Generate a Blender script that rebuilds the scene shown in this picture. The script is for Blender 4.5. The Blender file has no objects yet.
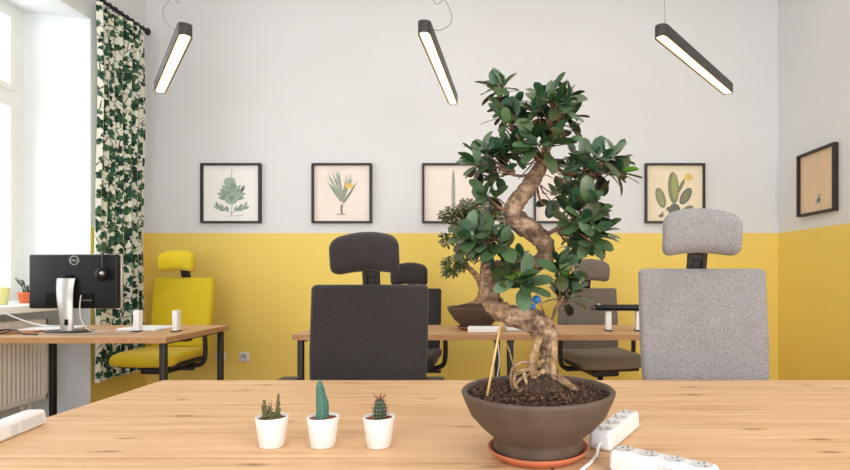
import bpy, bmesh, math, random
from mathutils import Vector, Matrix, Euler
random.seed(11)
PI = math.pi
C = bpy.context.scene.collection
CZ, FP, VX, VY = 1.115, 550.0, 500.0, 272.0      # camera height, focal length in pixels, principal point

def P(x, y, d):
    return Vector(((x - VX) * d / FP, d, CZ - (y - VY) * d / FP))

def lin(c):
    c /= 255.0
    return c / 12.92 if c <= 0.04045 else ((c + 0.055) / 1.055) ** 2.4

def rgb(r, g, b):
    return (lin(r), lin(g), lin(b), 1.0)

# ------------------------------------------------------------------ mesh collector
class MB:
    def __init__(s):
        s.v, s.f, s.m, s.s = [], [], [], []

    def add(s, vs, fs, mi=0, smooth=True):
        b = len(s.v)
        s.v.extend(tuple(v) for v in vs)
        for f in fs:
            s.f.append(tuple(b + i for i in f)); s.m.append(mi); s.s.append(smooth)
        return s

    def box(s, x0, x1, y0, y1, z0, z1, mi=0):
        vs = [(x, y, z) for x in (x0, x1) for y in (y0, y1) for z in (z0, z1)]
        return s.add(vs, [(0, 1, 3, 2), (4, 6, 7, 5), (0, 4, 5, 1), (2, 3, 7, 6), (0, 2, 6, 4), (1, 5, 7, 3)], mi, False)

    def hexa(s, p, mi=0):          # eight corners: bottom ring then top ring
        return s.add(p, [(3, 2, 1, 0), (4, 5, 6, 7), (0, 1, 5, 4), (1, 2, 6, 5), (2, 3, 7, 6), (3, 0, 4, 7)], mi, False)

    def rbox(s, c, size, r, fn=None, rot=None, mi=0, n=6, q=3):
        h = [size[i] / 2 for i in range(3)]
        r = min(r, min(h) * 0.999)
        def co(a):
            inn = h[a] - r
            t = [-inn - r * math.tan(PI / 4 * (q - k) / q) for k in range(q)]
            t += [-inn + 2 * inn * k / n for k in range(n + 1)]
            t += [inn + r * math.tan(PI / 4 * (k + 1) / q) for k in range(q)]
            return t
        cs = [co(0), co(1), co(2)]
        c = Vector(c)
        for a in range(3):
            b, d = (a + 1) % 3, (a + 2) % 3
            for sg in (-1, 1):
                vs, fs = [], []
                nb, nd = len(cs[b]), len(cs[d])
                for i in cs[b]:
                    for j in cs[d]:
                        p = [0, 0, 0]; p[a] = sg * h[a]; p[b] = i; p[d] = j
                        p = Vector(p)
                        qv = Vector([max(-(h[k] - r), min(h[k] - r, p[k])) for k in range(3)])
                        dv = p - qv
                        p = qv + dv.normalized() * r
                        if fn: p = Vector(fn(p))
                        if rot: p = rot @ p
                        vs.append(p + c)
                for i in range(nb - 1):
                    for j in range(nd - 1):
                        k = i * nd + j
                        f = (k, k + nd, k + nd + 1, k + 1)
                        fs.append(f if sg > 0 else f[::-1])
                s.add(vs, fs, mi, True)
        return s

    def tube(s, pts, rad, n=10, mi=0, cap=True, wob=0.0, flat=1.0):
        pts = [Vector(p) for p in pts]
        if not isinstance(rad, (list, tuple)): rad = [rad] * len(pts)
        tang = []
        for i in range(len(pts)):
            a = pts[max(0, i - 1)]; b = pts[min(len(pts) - 1, i + 1)]
            tang.append((b - a).normalized())
        up = Vector((0, 0, 1)) if abs(tang[0].z) < 0.9 else Vector((1, 0, 0))
        nrm = (up - tang[0] * up.dot(tang[0])).normalized()
        vs, fs = [], []
        for i, p in enumerate(pts):
            nrm = (nrm - tang[i] * nrm.dot(tang[i])).normalized()
            bn = tang[i].cross(nrm)
            for k in range(n):
                a = 2 * PI * k / n
                rr = rad[i] * (1 + (random.uniform(-wob, wob) if wob else 0))
                vs.append(p + (nrm * math.cos(a) * flat + bn * math.sin(a)) * rr)
        for i in range(len(pts) - 1):
            for k in range(n):
                fs.append((i * n + k, i * n + (k + 1) % n, (i + 1) * n + (k + 1) % n, (i + 1) * n + k))
        if cap:
            fs.append(tuple(range(n))[::-1]); fs.append(tuple((len(pts) - 1) * n + k for k in range(n)))
        return s.add(vs, fs, mi, True)

    def lathe(s, prof, n=40, c=(0, 0, 0), mi=0, smooth=True):
        vs, rings, fs = [], [], []
        for r, z in prof:
            if r < 1e-6:
                rings.append([len(vs)]); vs.append((c[0], c[1], c[2] + z))
            else:
                rings.append(list(range(len(vs), len(vs) + n)))
                vs += [(c[0] + r * math.cos(2 * PI * k / n), c[1] + r * math.sin(2 * PI * k / n), c[2] + z) for k in range(n)]
        for A, B in zip(rings, rings[1:]):
            for k in range(n):
                a, b = A[k % len(A)], A[(k + 1) % len(A)]
                d, e = B[k % len(B)], B[(k + 1) % len(B)]
                f = []
                for i in (a, b, e, d):
                    if i not in f: f.append(i)
                if len(f) > 2: fs.append(tuple(f))
        return s.add(vs, fs, mi, smooth)

    def build(s, name, mats, parent=None, loc=None, merge=True, edge=None):
        me = bpy.data.meshes.new(name)
        me.from_pydata(s.v, [], s.f)
        for m in (mats if isinstance(mats, (list, tuple)) else [mats]): me.materials.append(m)
        me.polygons.foreach_set('material_index', s.m)
        me.polygons.foreach_set('use_smooth', s.s)
        if merge:
            bm = bmesh.new(); bm.from_mesh(me)
            bmesh.ops.remove_doubles(bm, verts=bm.verts, dist=1e-5)
            bmesh.ops.recalc_face_normals(bm, faces=bm.faces)
            bm.to_mesh(me); bm.free()
        if edge is not None:
            me.set_sharp_from_angle(angle=edge)
        o = bpy.data.objects.new(name, me); C.objects.link(o)
        if parent: o.parent = parent
        if loc is not None: o.location = loc
        return o

def bez(pts, n=8):                  # Catmull-Rom through points (any dimension)
    out = []
    P_ = [pts[0]] + list(pts) + [pts[-1]]
    for i in range(1, len(P_) - 2):
        a, b, c, d = [Vector(q) for q in P_[i - 1:i + 3]]
        for k in range(n):
            t = k / n
            out.append(0.5 * ((2 * b) + (c - a) * t + (2 * a - 5 * b + 4 * c - d) * t * t + (3 * b - a - 3 * c + d) * t ** 3))
    out.append(Vector(pts[-1]))
    return out

def tag(o, label, cat, group=None):
    o['label'] = label; o['category'] = cat
    if group: o['group'] = group
    return o

def thing(name, label, cat, loc=(0, 0, 0), rz=0.0, group=None):
    o = bpy.data.objects.new(name, None); C.objects.link(o)
    o.location = loc; o.rotation_euler = (0, 0, rz); o.empty_display_size = 0.1
    return tag(o, label, cat, group)

# ------------------------------------------------------------------ materials
class N:
    def __init__(s, name):
        s.mat = bpy.data.materials.new(name); s.mat.use_nodes = True
        s.t = s.mat.node_tree; s.b = s.t.nodes['Principled BSDF']
    def n(s, typ, **kw):
        nd = s.t.nodes.new(typ)
        for k, v in kw.items():
            if k in nd.inputs.keys(): nd.inputs[k].default_value = v
            else: setattr(nd, k, v)
        return nd
    def l(s, a, b): s.t.links.new(a, b)
    def mapping(s, scale, coord='Object'):
        if coord == 'World': src = s.n('ShaderNodeNewGeometry').outputs['Position']
        else: src = s.n('ShaderNodeTexCoord').outputs[coord]
        mp = s.n('ShaderNodeMapping'); mp.inputs['Scale'].default_value = scale
        s.l(src, mp.inputs['Vector']); return mp.outputs['Vector']
    def noise(s, vec, scale, detail=3.0, rough=0.5):
        nz = s.n('ShaderNodeTexNoise'); nz.inputs['Scale'].default_value = scale
        nz.inputs['Detail'].default_value = detail; nz.inputs['Roughness'].default_value = rough
        if vec is not None: s.l(vec, nz.inputs['Vector'])
        return nz
    def ramp(s, fac, stops):
        r = s.n('ShaderNodeValToRGB'); e = r.color_ramp.elements
        while len(e) < len(stops): e.new(0.5)
        for k, (p, c) in enumerate(stops): e[k].position = p; e[k].color = c
        s.l(fac, r.inputs['Fac']); return r.outputs['Color']
    def mix(s, fac, a, b, mode='MIX'):
        m = s.n('ShaderNodeMix', data_type='RGBA', blend_type=mode)
        for sock, v in ((m.inputs[0], fac), (m.inputs[6], a), (m.inputs[7], b)):
            if hasattr(v, 'links'): s.l(v, sock)
            else: sock.default_value = v
        return m.outputs[2]
    def math(s, op, a, b=0.0):
        m = s.n('ShaderNodeMath', operation=op)
        for sock, v in ((m.inputs[0], a), (m.inputs[1], b)):
            if hasattr(v, 'links'): s.l(v, sock)
            else: sock.default_value = v
        return m.outputs[0]
    def bump(s, h, strength=0.3, dist=0.002):
        b = s.n('ShaderNodeBump'); b.inputs['Strength'].default_value = strength; b.inputs['Distance'].default_value = dist
        s.l(h, b.inputs['Height']); s.l(b.outputs['Normal'], s.b.inputs['Normal'])
    def done(s, color=None, rough=0.5, **kw):
        if color is not None:
            if hasattr(color, 'links'): s.l(color, s.b.inputs['Base Color'])
            else: s.b.inputs['Base Color'].default_value = color
        s.b.inputs['Roughness'].default_value = rough
        for k, v in kw.items(): s.b.inputs[k.replace('_', ' ')].default_value = v
        return s.mat

def plain(name, col, rough=0.5, var=0.06, scale=30.0, bump=0.0, **kw):
    m = N(name); v = m.mapping((1, 1, 1))
    nz = m.noise(v, scale, 3)
    lo = tuple(c * (1 - var) for c in col[:3]) + (1,); hi = tuple(min(1, c * (1 + var)) for c in col[:3]) + (1,)
    col_ = m.ramp(nz.outputs['Fac'], [(0.35, lo), (0.65, hi)])
    if bump: m.bump(nz.outputs['Fac'], bump)
    return m.done(col_, rough, **kw)

def fabric(name, a, b, scale=240.0, big=0.12):
    m = N(name); v = m.mapping((1, 1, 1))
    n1 = m.noise(v, scale, 2, 0.7); n2 = m.noise(v, 9, 3)
    c = m.ramp(n1.outputs['Fac'], [(0.36, a), (0.64, b)])
    sh = m.ramp(n2.outputs['Fac'], [(0.3, (1 - big, 1 - big, 1 - big, 1)), (0.7, (1, 1, 1, 1))])
    m.bump(n1.outputs['Fac'], 0.35, 0.001)
    return m.done(m.mix(1.0, c, sh, 'MULTIPLY'), 0.9, Sheen_Weight=0.15)

def wall_mat():
    m = N('two_tone_wall_paint')
    pos = m.n('ShaderNodeNewGeometry').outputs['Position']
    sep = m.n('ShaderNodeSeparateXYZ'); m.l(pos, sep.inputs[0])
    up = m.math('GREATER_THAN', sep.outputs['Z'], 1.462)
    nz = m.noise(pos, 1.3, 3); nf = m.noise(pos, 55, 3)
    y = m.ramp(nz.outputs['Fac'], [(0.3, rgb(236, 208, 104)), (0.7, rgb(240, 213, 112))])
    w = m.ramp(nz.outputs['Fac'], [(0.3, rgb(219, 221, 223)), (0.7, rgb(223, 225, 227))])
    m.bump(nf.outputs['Fac'], 0.08, 0.002)
    return m.done(m.mix(up, y, w), 0.6, Specular_IOR_Level=0.3)

def oak(name, light=1.0, sat=0.0):
    m = N(name)
    v = m.mapping((0.55, 9.0, 9.0), 'World')
    g1 = m.noise(v, 4.0, 6, 0.62)
    base = m.ramp(g1.outputs['Fac'], [(0.26, rgb(182, 138, 98)), (0.42, rgb(210, 169, 126)), (0.58, rgb(221, 182, 141)), (0.75, rgb(229, 195, 157))])
    pos = m.n('ShaderNodeNewGeometry').outputs['Position']
    sep = m.n('ShaderNodeSeparateXYZ'); m.l(pos, sep.inputs[0])
    row = m.math('FLOOR', m.math('DIVIDE', sep.outputs['Y'], 0.118))
    wn = m.n('ShaderNodeTexWhiteNoise', noise_dimensions='1D'); m.l(row, wn.inputs['W'])
    tone = m.ramp(wn.outputs['Value'], [(0.0, (0.92, 0.90, 0.87, 1)), (1.0, (1, 1, 1, 1))])
    c = m.mix(1.0, base, tone, 'MULTIPLY')
    # dark streaks
    v2 = m.mapping((0.9, 22.0, 22.0), 'World'); g2 = m.noise(v2, 2.2, 4, 0.6)
    st = m.ramp(g2.outputs['Fac'], [(0.64, (0, 0, 0, 1)), (0.76, (1, 1, 1, 1))])
    c = m.mix(m.math('MULTIPLY', st, 0.6), c, rgb(163, 116, 74))
    # knots, long ovals along the boards
    wz = m.noise(m.mapping((3, 12, 12), 'World'), 2.0, 3)
    v3 = m.mapping((2.6, 9.5, 9.5), 'World')
    dv = m.n('ShaderNodeMix', data_type='RGBA', blend_type='LINEAR_LIGHT'); dv.inputs[0].default_value = 0.12
    m.l(v3, dv.inputs[6]); m.l(wz.outputs['Color'], dv.inputs[7])
    vo = m.n('ShaderNodeTexVoronoi', voronoi_dimensions='2D'); vo.inputs['Scale'].default_value = 1.0; m.l(dv.outputs[2], vo.inputs['Vector'])
    sc = m.n('ShaderNodeSeparateColor'); m.l(vo.outputs['Color'], sc.inputs[0])
    gate = m.math('GREATER_THAN', sc.outputs[0], 0.45)
    k1 = m.ramp(vo.outputs['Distance'], [(0.015, (1, 1, 1, 1)), (0.10, (0, 0, 0, 1))])
    c = m.mix(m.math('MULTIPLY', m.math('MULTIPLY', k1, gate), 0.75), c, rgb(104, 68, 42))
    if light != 1.0: c = m.mix(1.0, c, (light, light * (1 - sat * .5), light * (1 - sat), 1), 'MULTIPLY')
    m.bump(g1.outputs['Fac'], 0.08, 0.001)
    return m.done(c, 0.5, Specular_IOR_Level=0.35)

def bark(name, a, b, c):
    m = N(name); v = m.mapping((1, 1, 1)); v2 = m.mapping((30, 30, 95))
    n1 = m.noise(v, 48, 6, 0.7); n2 = m.noise(v2, 1.0, 4, 0.7)
    col = m.ramp(n1.outputs['Fac'], [(0.36, a), (0.5, b), (0.63, c)])
    sh = m.ramp(n2.outputs['Fac'], [(0.32, (0.55, 0.5, 0.46, 1)), (0.56, (1, 1, 1, 1))])
    m.bump(n2.outputs['Fac'], 0.8, 0.006)
    return m.done(m.mix(1.0, col, sh, 'MULTIPLY'), 0.8)

def leafmat(name, a, b, rough=0.36):
    m = N(name); v = m.mapping((1, 1, 1))
    nz = m.noise(v, 26, 2)
    c = m.ramp(nz.outputs['Fac'], [(0.35, a), (0.65, b)])
    geo = m.n('ShaderNodeNewGeometry')
    c = m.mix(m.math('MULTIPLY', geo.outputs['Backfacing'], 0.35), c, rgb(96, 104, 62))
    return m.done(c, rough, Specular_IOR_Level=0.45)

def emis(name, col, strength):
    m = N(name)
    m.b.inputs['Emission Color'].default_value = col; m.b.inputs['Emission Strength'].default_value = strength
    return m.done(col, 0.5)

M = {}
M['wall'] = wall_mat()
M['white_wall'] = plain('white_plaster', rgb(226, 231, 233), 0.7, 0.012, 3)
M['ceiling'] = plain('ceiling_paint', rgb(226, 225, 222), 0.8, 0.01, 3)
M['oak'] = oak('knotty_oak')
M['oak_b'] = oak('knotty_oak_back', 0.88, 0.06)
M['edge'] = plain('oak_edge_band', rgb(176, 132, 92), 0.6, 0.1, 14)
M['black_steel'] = plain('black_powder_coat', rgb(24, 22, 22), 0.5, 0.1, 80)
M['dark_plastic'] = plain('dark_plastic', rgb(36, 34, 35), 0.5, 0.12, 60)
M['charcoal'] = fabric('charcoal_fabric', rgb(34, 29, 31), rgb(58, 51, 53), 260, 0.15)
M['grey_fab'] = fabric('melange_grey_fabric', rgb(122, 120, 122), rgb(164, 162, 164), 240, 0.08)
M['taupe'] = fabric('taupe_fabric', rgb(104, 94, 88), rgb(128, 117, 110), 220)
M['taupe_seat'] = fabric('taupe_seat_fabric', rgb(116, 104, 88), rgb(140, 126, 106), 220)
M['yellow_fab'] = fabric('mustard_fabric', rgb(204, 176, 8), rgb(220, 194, 22), 240, 0.08)
M['lamp_body'] = plain('lamp_grey_metal', rgb(62, 59, 60), 0.45, 0.05, 60, Metallic=0.3)
def lampglow():
    m = N('lamp_diffuser')
    tc = m.n('ShaderNodeTexCoord'); sep = m.n('ShaderNodeSeparateXYZ'); m.l(tc.outputs['Object'], sep.inputs[0])
    ay = m.math('DIVIDE', m.math('ABSOLUTE', sep.outputs['Y']), 0.027)
    c = m.ramp(ay, [(0.35, (1.0, 0.93, 0.80, 1)), (0.95, (1.0, 0.62, 0.28, 1))])
    m.l(c, m.b.inputs['Emission Color'])
    st = m.ramp(ay, [(0.35, (1, 1, 1, 1)), (1.0, (.30, .30, .30, 1))])
    m.l(m.math('MULTIPLY', st, 4.0), m.b.inputs['Emission Strength'])
    return m.done((1, .9, .8, 1), 0.5)
M['lamp_glow'] = lampglow()
M['wire'] = plain('steel_wire', rgb(215, 213, 210), 0.4, 0.03)
M['cordgrey'] = plain('grey_cord', rgb(150, 148, 145), 0.5, 0.03)
M['frame'] = plain('dark_wood_frame', rgb(40, 33, 30), 0.5, 0.2, 60)
M['frame_in'] = plain('frame_inner_side', rgb(196, 172, 148), 0.7, 0.05)
M['paper_a'] = plain('cool_print_paper', rgb(242, 241, 239), 0.9, 0.02, 6)
M['paper_b'] = plain('warm_print_paper', rgb(240, 229, 220), 0.9, 0.02, 6)
M['paper_c'] = plain('cream_print_paper', rgb(238, 226, 200), 0.9, 0.03, 6)
M['paper_d'] = plain('tan_print_paper', rgb(226, 200, 168), 0.9, 0.03, 6)
M['white'] = plain('white_plastic', rgb(228, 228, 229), 0.35, 0.015, 20)
M['offwhite'] = plain('grey_white_plastic', rgb(205, 205, 206), 0.4, 0.02, 20)
M['ceramic'] = plain('white_ceramic', rgb(232, 229, 228), 0.4, 0.015, 20)
M['grey_print'] = plain('pale_grey_print', rgb(176, 176, 178), 0.7, 0.02)
M['hole'] = plain('dark_socket_hole', rgb(12, 12, 12), 0.7, 0.02, Specular_IOR_Level=0.15)
M['pin'] = plain('steel_pin', rgb(140, 138, 135), 0.3, 0.02, Metallic=0.8)
M['clay'] = plain('brown_stoneware', rgb(84, 69, 58), 0.62, 0.16, 22, bump=0.2)
M['clay_dark'] = plain('dark_stoneware', rgb(82, 66, 56), 0.6, 0.12, 22)
M['terracotta'] = plain('terracotta', rgb(182, 100, 66), 0.6, 0.08, 22)
M['redsaucer'] = plain('dark_terracotta', rgb(150, 74, 48), 0.6, 0.08, 22)
M['redsoil'] = plain('red_brown_grit', rgb(138, 66, 44), 0.95, 0.3, 260, bump=0.8)
M['yellowpot'] = plain('pale_yellow_glaze', rgb(228, 222, 150), 0.4, 0.04)
M['orangepot'] = plain('orange_glaze', rgb(222, 112, 62), 0.5, 0.05)
M['bark'] = bark('grey_brown_bark', rgb(78, 57, 42), rgb(138, 109, 84), rgb(180, 152, 124))
M['bark2'] = bark('red_brown_bark', rgb(88, 60, 44), rgb(128, 94, 72), rgb(160, 126, 100))
M['root'] = bark('pale_root', rgb(110, 82, 56), rgb(152, 120, 86), rgb(184, 156, 118))
M['bamboo'] = plain('bamboo_cane', rgb(206, 168, 112), 0.6, 0.1, 30)
M['leaf1'] = leafmat('ficus_leaf_dark', rgb(24, 50, 30), rgb(40, 72, 46))
M['leaf2'] = leafmat('ficus_leaf_mid', rgb(36, 70, 44), rgb(58, 96, 66), 0.32)
M['leaf3'] = leafmat('ficus_leaf_greyed', rgb(64, 96, 74), rgb(92, 122, 102), 0.3)
M['leaf4'] = leafmat('ficus_leaf_young', rgb(84, 140, 48), rgb(118, 176, 62), 0.35)
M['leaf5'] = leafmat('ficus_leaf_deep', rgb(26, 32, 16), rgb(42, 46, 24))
M['fine1'] = leafmat('small_leaf_olive', rgb(48, 52, 24), rgb(82, 84, 42))
M['fine2'] = leafmat('small_leaf_cream', rgb(168, 158, 112), rgb(204, 196, 152))
M['fine3'] = leafmat('small_leaf_green', rgb(58, 78, 34), rgb(86, 108, 48))
M['blue'] = plain('blue_glass_bead', rgb(30, 104, 170), 0.2, 0.1)
M['cactus_olive'] = plain('olive_succulent', rgb(84, 84, 46), 0.7, 0.25, 260, bump=0.4)
M['cactus_blue'] = plain('blue_green_cactus', rgb(62, 104, 92), 0.65, 0.16, 60)
M['cactus_dark'] = plain('dark_green_cactus', rgb(44, 66, 44), 0.65, 0.18, 60)
M['areole'] = plain('pale_areole', rgb(206, 204, 184), 0.8, 0.05)
M['spine'] = plain('reddish_spine', rgb(134, 76, 66), 0.6, 0.1)
M['curtain'] = plain('cream_cotton', rgb(228, 229, 214), 0.9, 0.03, 30)
M['print1'] = plain('printed_leaf_deep', rgb(22, 54, 38), 0.9, 0.25, 90)
M['print2'] = plain('printed_leaf_mid', rgb(66, 102, 72), 0.9, 0.2, 90)
M['print3'] = plain('printed_leaf_teal', rgb(30, 82, 66), 0.9, 0.2, 90)
M['silver'] = plain('brushed_silver', rgb(186, 184, 182), 0.35, 0.04, 60, Metallic=0.55)
M['screenblack'] = plain('glossy_black_plastic', rgb(13, 15, 20), 0.38, 0.1, 5, Specular_IOR_Level=0.3)
M['radiator'] = plain('cream_enamel', rgb(240, 236, 227), 0.45, 0.015, 10)
M['window'] = plain('white_window_paint', rgb(238, 240, 236), 0.45, 0.02, 10)
M['sheet'] = plain('white_paper', rgb(240, 240, 240), 0.8, 0.01)
M['kraft'] = plain('brown_notebook_cover', rgb(168, 110, 68), 0.7, 0.08)
M['cobalt'] = plain('cobalt_cover', rgb(42, 66, 160), 0.6, 0.05)

def glassmat():
    m = N('window_glass')
    t = m.n('ShaderNodeBsdfTransparent'); g = m.n('ShaderNodeBsdfGlossy'); g.inputs['Roughness'].default_value = 0.02
    mx = m.n('ShaderNodeMixShader'); mx.inputs[0].default_value = 0.06
    m.l(t.outputs[0], mx.inputs[1]); m.l(g.outputs[0], mx.inputs[2])
    m.l(mx.outputs[0], m.t.nodes['Material Output'].inputs['Surface'])
    return m.mat
M['glass'] = glassmat()

def soilmat():
    m = N('potting_soil'); v = m.mapping((1, 1, 1))
    n1 = m.noise(v, 120, 5, 0.7); n2 = m.noise(v, 40, 3)
    c = m.ramp(n1.outputs['Fac'], [(0.32, rgb(34, 24, 19)), (0.52, rgb(66, 47, 36)), (0.68, rgb(112, 84, 64))])
    m.bump(n1.outputs['Fac'], 1.0, 0.006)
    return m.done(c, 0.95)
M['soil'] = soilmat()
M['crumb'] = plain('bark_crumb', rgb(98, 68, 50), 0.95, 0.4, 90)

def floormat():
    m = N('oak_parquet')
    br = m.n('ShaderNodeTexBrick'); v = m.mapping((1, 1, 1), 'World')
    m.l(v, br.inputs['Vector'])
    br.inputs['Scale'].default_value = 2.2; br.inputs['Mortar Size'].default_value = 0.004
    br.inputs['Color1'].default_value = rgb(186, 138, 96); br.inputs['Color2'].default_value = rgb(170, 120, 80); br.inputs['Mortar'].default_value = rgb(70, 44, 26)
    return m.done(br.outputs['Color'], 0.4)
M['floor'] = floormat()

# ------------------------------------------------------------------ the room
XL, XR, YB, ZC, Y0 = -3.15, 2.477, 4.9, 3.85, -1.6
def struct(o):
    o['kind'] = 'structure'; return o
struct(MB().box(-4.2, XR + 0.2, Y0, YB + 0.2, -0.1, 0.0).build('floor', M['floor']))
struct(MB().box(-4.2, XR + 0.2, Y0, YB + 0.2, ZC, ZC + 0.1).build('ceiling', M['ceiling']))
struct(MB().box(-4.2, XR + 0.2, YB, YB + 0.2, 0, ZC).build('wall_back', M['wall']))
struct(MB().box(XR, XR + 0.2, Y0, YB, 0, ZC).build('wall_right', M['wall']))
# left wall: thick, with a splayed window niche between Y 2.15 and 4.23
WA, WB, ZT = 2.15, 4.23, 3.06
XW = -3.6                                     # plane of the window frame
w = MB()
w.box(XL - 0.05, XL, WB, YB, 0, ZC, 0)                                            # strip by the back corner
w.box(XL - 0.05, XL, Y0, WA, 0, ZC, 0)
w.box(XL - 0.05, XL, WA, WB, ZT, ZC, 0)
WAi, WBi, ZTi = WA + 0.13, WB - 0.13, ZT - 0.0
# far reveal, near reveal, soffit (white)
w.hexa([(XL, WB, 0), (-3.64, WBi, 0), (-3.64, WB + .3, 0), (XL - 0.05, WB + .3, 0), (XL, WB, ZT), (-3.64, WBi, ZT), (-3.64, WB + .3, ZT), (XL - 0.05, WB + .3, ZT)], 1)
w.hexa([(XL, WA, 0), (-3.64, WAi, 0), (-3.64, WA - .3, 0), (XL - 0.05, WA - .3, 0), (XL, WA, ZT), (-3.64, WAi, ZT), (-3.64, WA - .3, ZT), (XL - 0.05, WA - .3, ZT)], 1)
w.box(-3.64, XL - 0.0502, WA - .3, WB + .3, ZT, ZT + 0.3, 1)
w.box(-3.64, -3.45, WA, WB, 0, 0.84, 1)                                           # parapet under the sill
struct(w.build('wall_left', [M['wall'], M['white_wall']]))
struct(MB().rbox((-3.36, (WA + WB) / 2, 0.868), (0.44, WBi - WAi + 0.14, 0.05), 0.008).build('trim_1', M['window']))   # window sill
# window: outer frame, two sashes split by a transom
wn = bpy.data.objects.new('window_1', None); C.objects.link(wn); struct(wn)
def bar(mb, y0, y1, z0, z1, x0=XW - 0.03, x1=XW + 0.03): mb.box(x0, x1, y0, y1, z0, z1)
fr = MB()
y0, y1, z0, z1 = WAi + .0, WBi - .0, 0.9, ZT
bar(fr, y1 - .06, y1 + .04, z0, z1); bar(fr, y0 - .04, y0 + .06, z0, z1); bar(fr, 3.16, 3.24, z0, z1)
for (a, b) in ((y0 + .06, 3.16), (3.24, y1 - .06)):
    bar(fr, a, b, z1 - .05, z1); bar(fr, a, b, z0, z0 + .06); bar(fr, a, b, 2.36, 2.44)
fr.build('window_frame', M['window'], wn)
for (a, b) in ((y0 + .06, 3.16), (3.24, y1 - .06)):
    for (c, d) in ((z0 + .06, 2.36), (2.44, z1 - .05)):
        sm = MB()
        for (p, q, r, t) in ((a, a + .045, c, d), (b - .045, b, c, d), (a + .045, b - .045, c, c + .045), (a + .045, b - .045, d - .045, d)):
            bar(sm, p, q, r, t, XW - .02, XW + .045)
        s_ = sm.build('sash', M['window'], wn)
        MB().add([(XW, a + .04, c + .04), (XW, b - .04, c + .04), (XW, b - .04, d - .04), (XW, a + .04, d - .04)], [(0, 1, 2, 3)], 0, False).build('pane', M['glass'], s_)

# ------------------------------------------------------------------ desks
def desk(label, x0, x1, y0, y1, group, mat, th=0.035, leg=0.034, inset=0.022, H=0.74):
    r = thing('office_desk', label, 'desk', ((x0 + x1) / 2, (y0 + y1) / 2, 0), 0, group)
    hx, hy = (x1 - x0) / 2, (y1 - y0) / 2
    t = MB().rbox((0, 0, H - th / 2), (hx * 2, hy * 2, th), 0.0015, q=1, n=2)
    e = t.build('desktop', [mat, M['edge']], r)
    for p in e.data.polygons:
        p.use_smooth = False
        if abs(p.normal.z) < 0.5: p.material_index = 1
    lx, ly = hx - inset - leg / 2, hy - inset - leg / 2
    for sx in (-1, 1):
        for sy in (-1, 1):
            MB().rbox((sx * lx, sy * ly, (H - th) / 2), (leg, leg, H - th - 0.001), 0.004, q=1, n=1).build('leg', M['black_steel'], r)
    f = MB()
    f.box(-lx + .03, lx - .03, -.03, .03, H - th - .032, H - th - .002)
    for sx in (-1, 1): f.box(sx * (lx - .012) - .012, sx * (lx - .012) + .012, -ly + leg / 2, ly - leg / 2, H - th - .014, H - th - .002)
    f.build('frame', M['black_steel'], r)
    return r
gF = 'oak desks in the front block'
desk('front oak desk holding the three cactus pots', -1.17, 0.098, 1.11, 1.908, gF, M['oak'])
desk('front oak desk right of the big bonsai, before the grey chair', 0.102, 1.37, 1.11, 1.908, gF, M['oak'])
desk('nearest oak desk strip along the bottom edge, left of the bonsai', -1.17, 0.098, 0.308, 1.1065, gF, M['oak'])
desk('nearest oak desk strip along the bottom edge, under the foremost white power strip', 0.102, 1.37, 0.308, 1.1065, gF, M['oak'])
gB = 'oak desks in the back row'
desk('back oak desk holding the small bonsai, behind the black chair', -1.246, 0.022, 3.296, 3.90, gB, M['oak_b'])
desk('back oak desk before the taupe chair, under the black bar', 0.026, 1.294, 3.296, 3.90, gB, M['oak_b'])
desk('oak desk by the window carrying the monitor', -3.165, -1.915, 3.155, 3.885, None, M['oak_b'])

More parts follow.
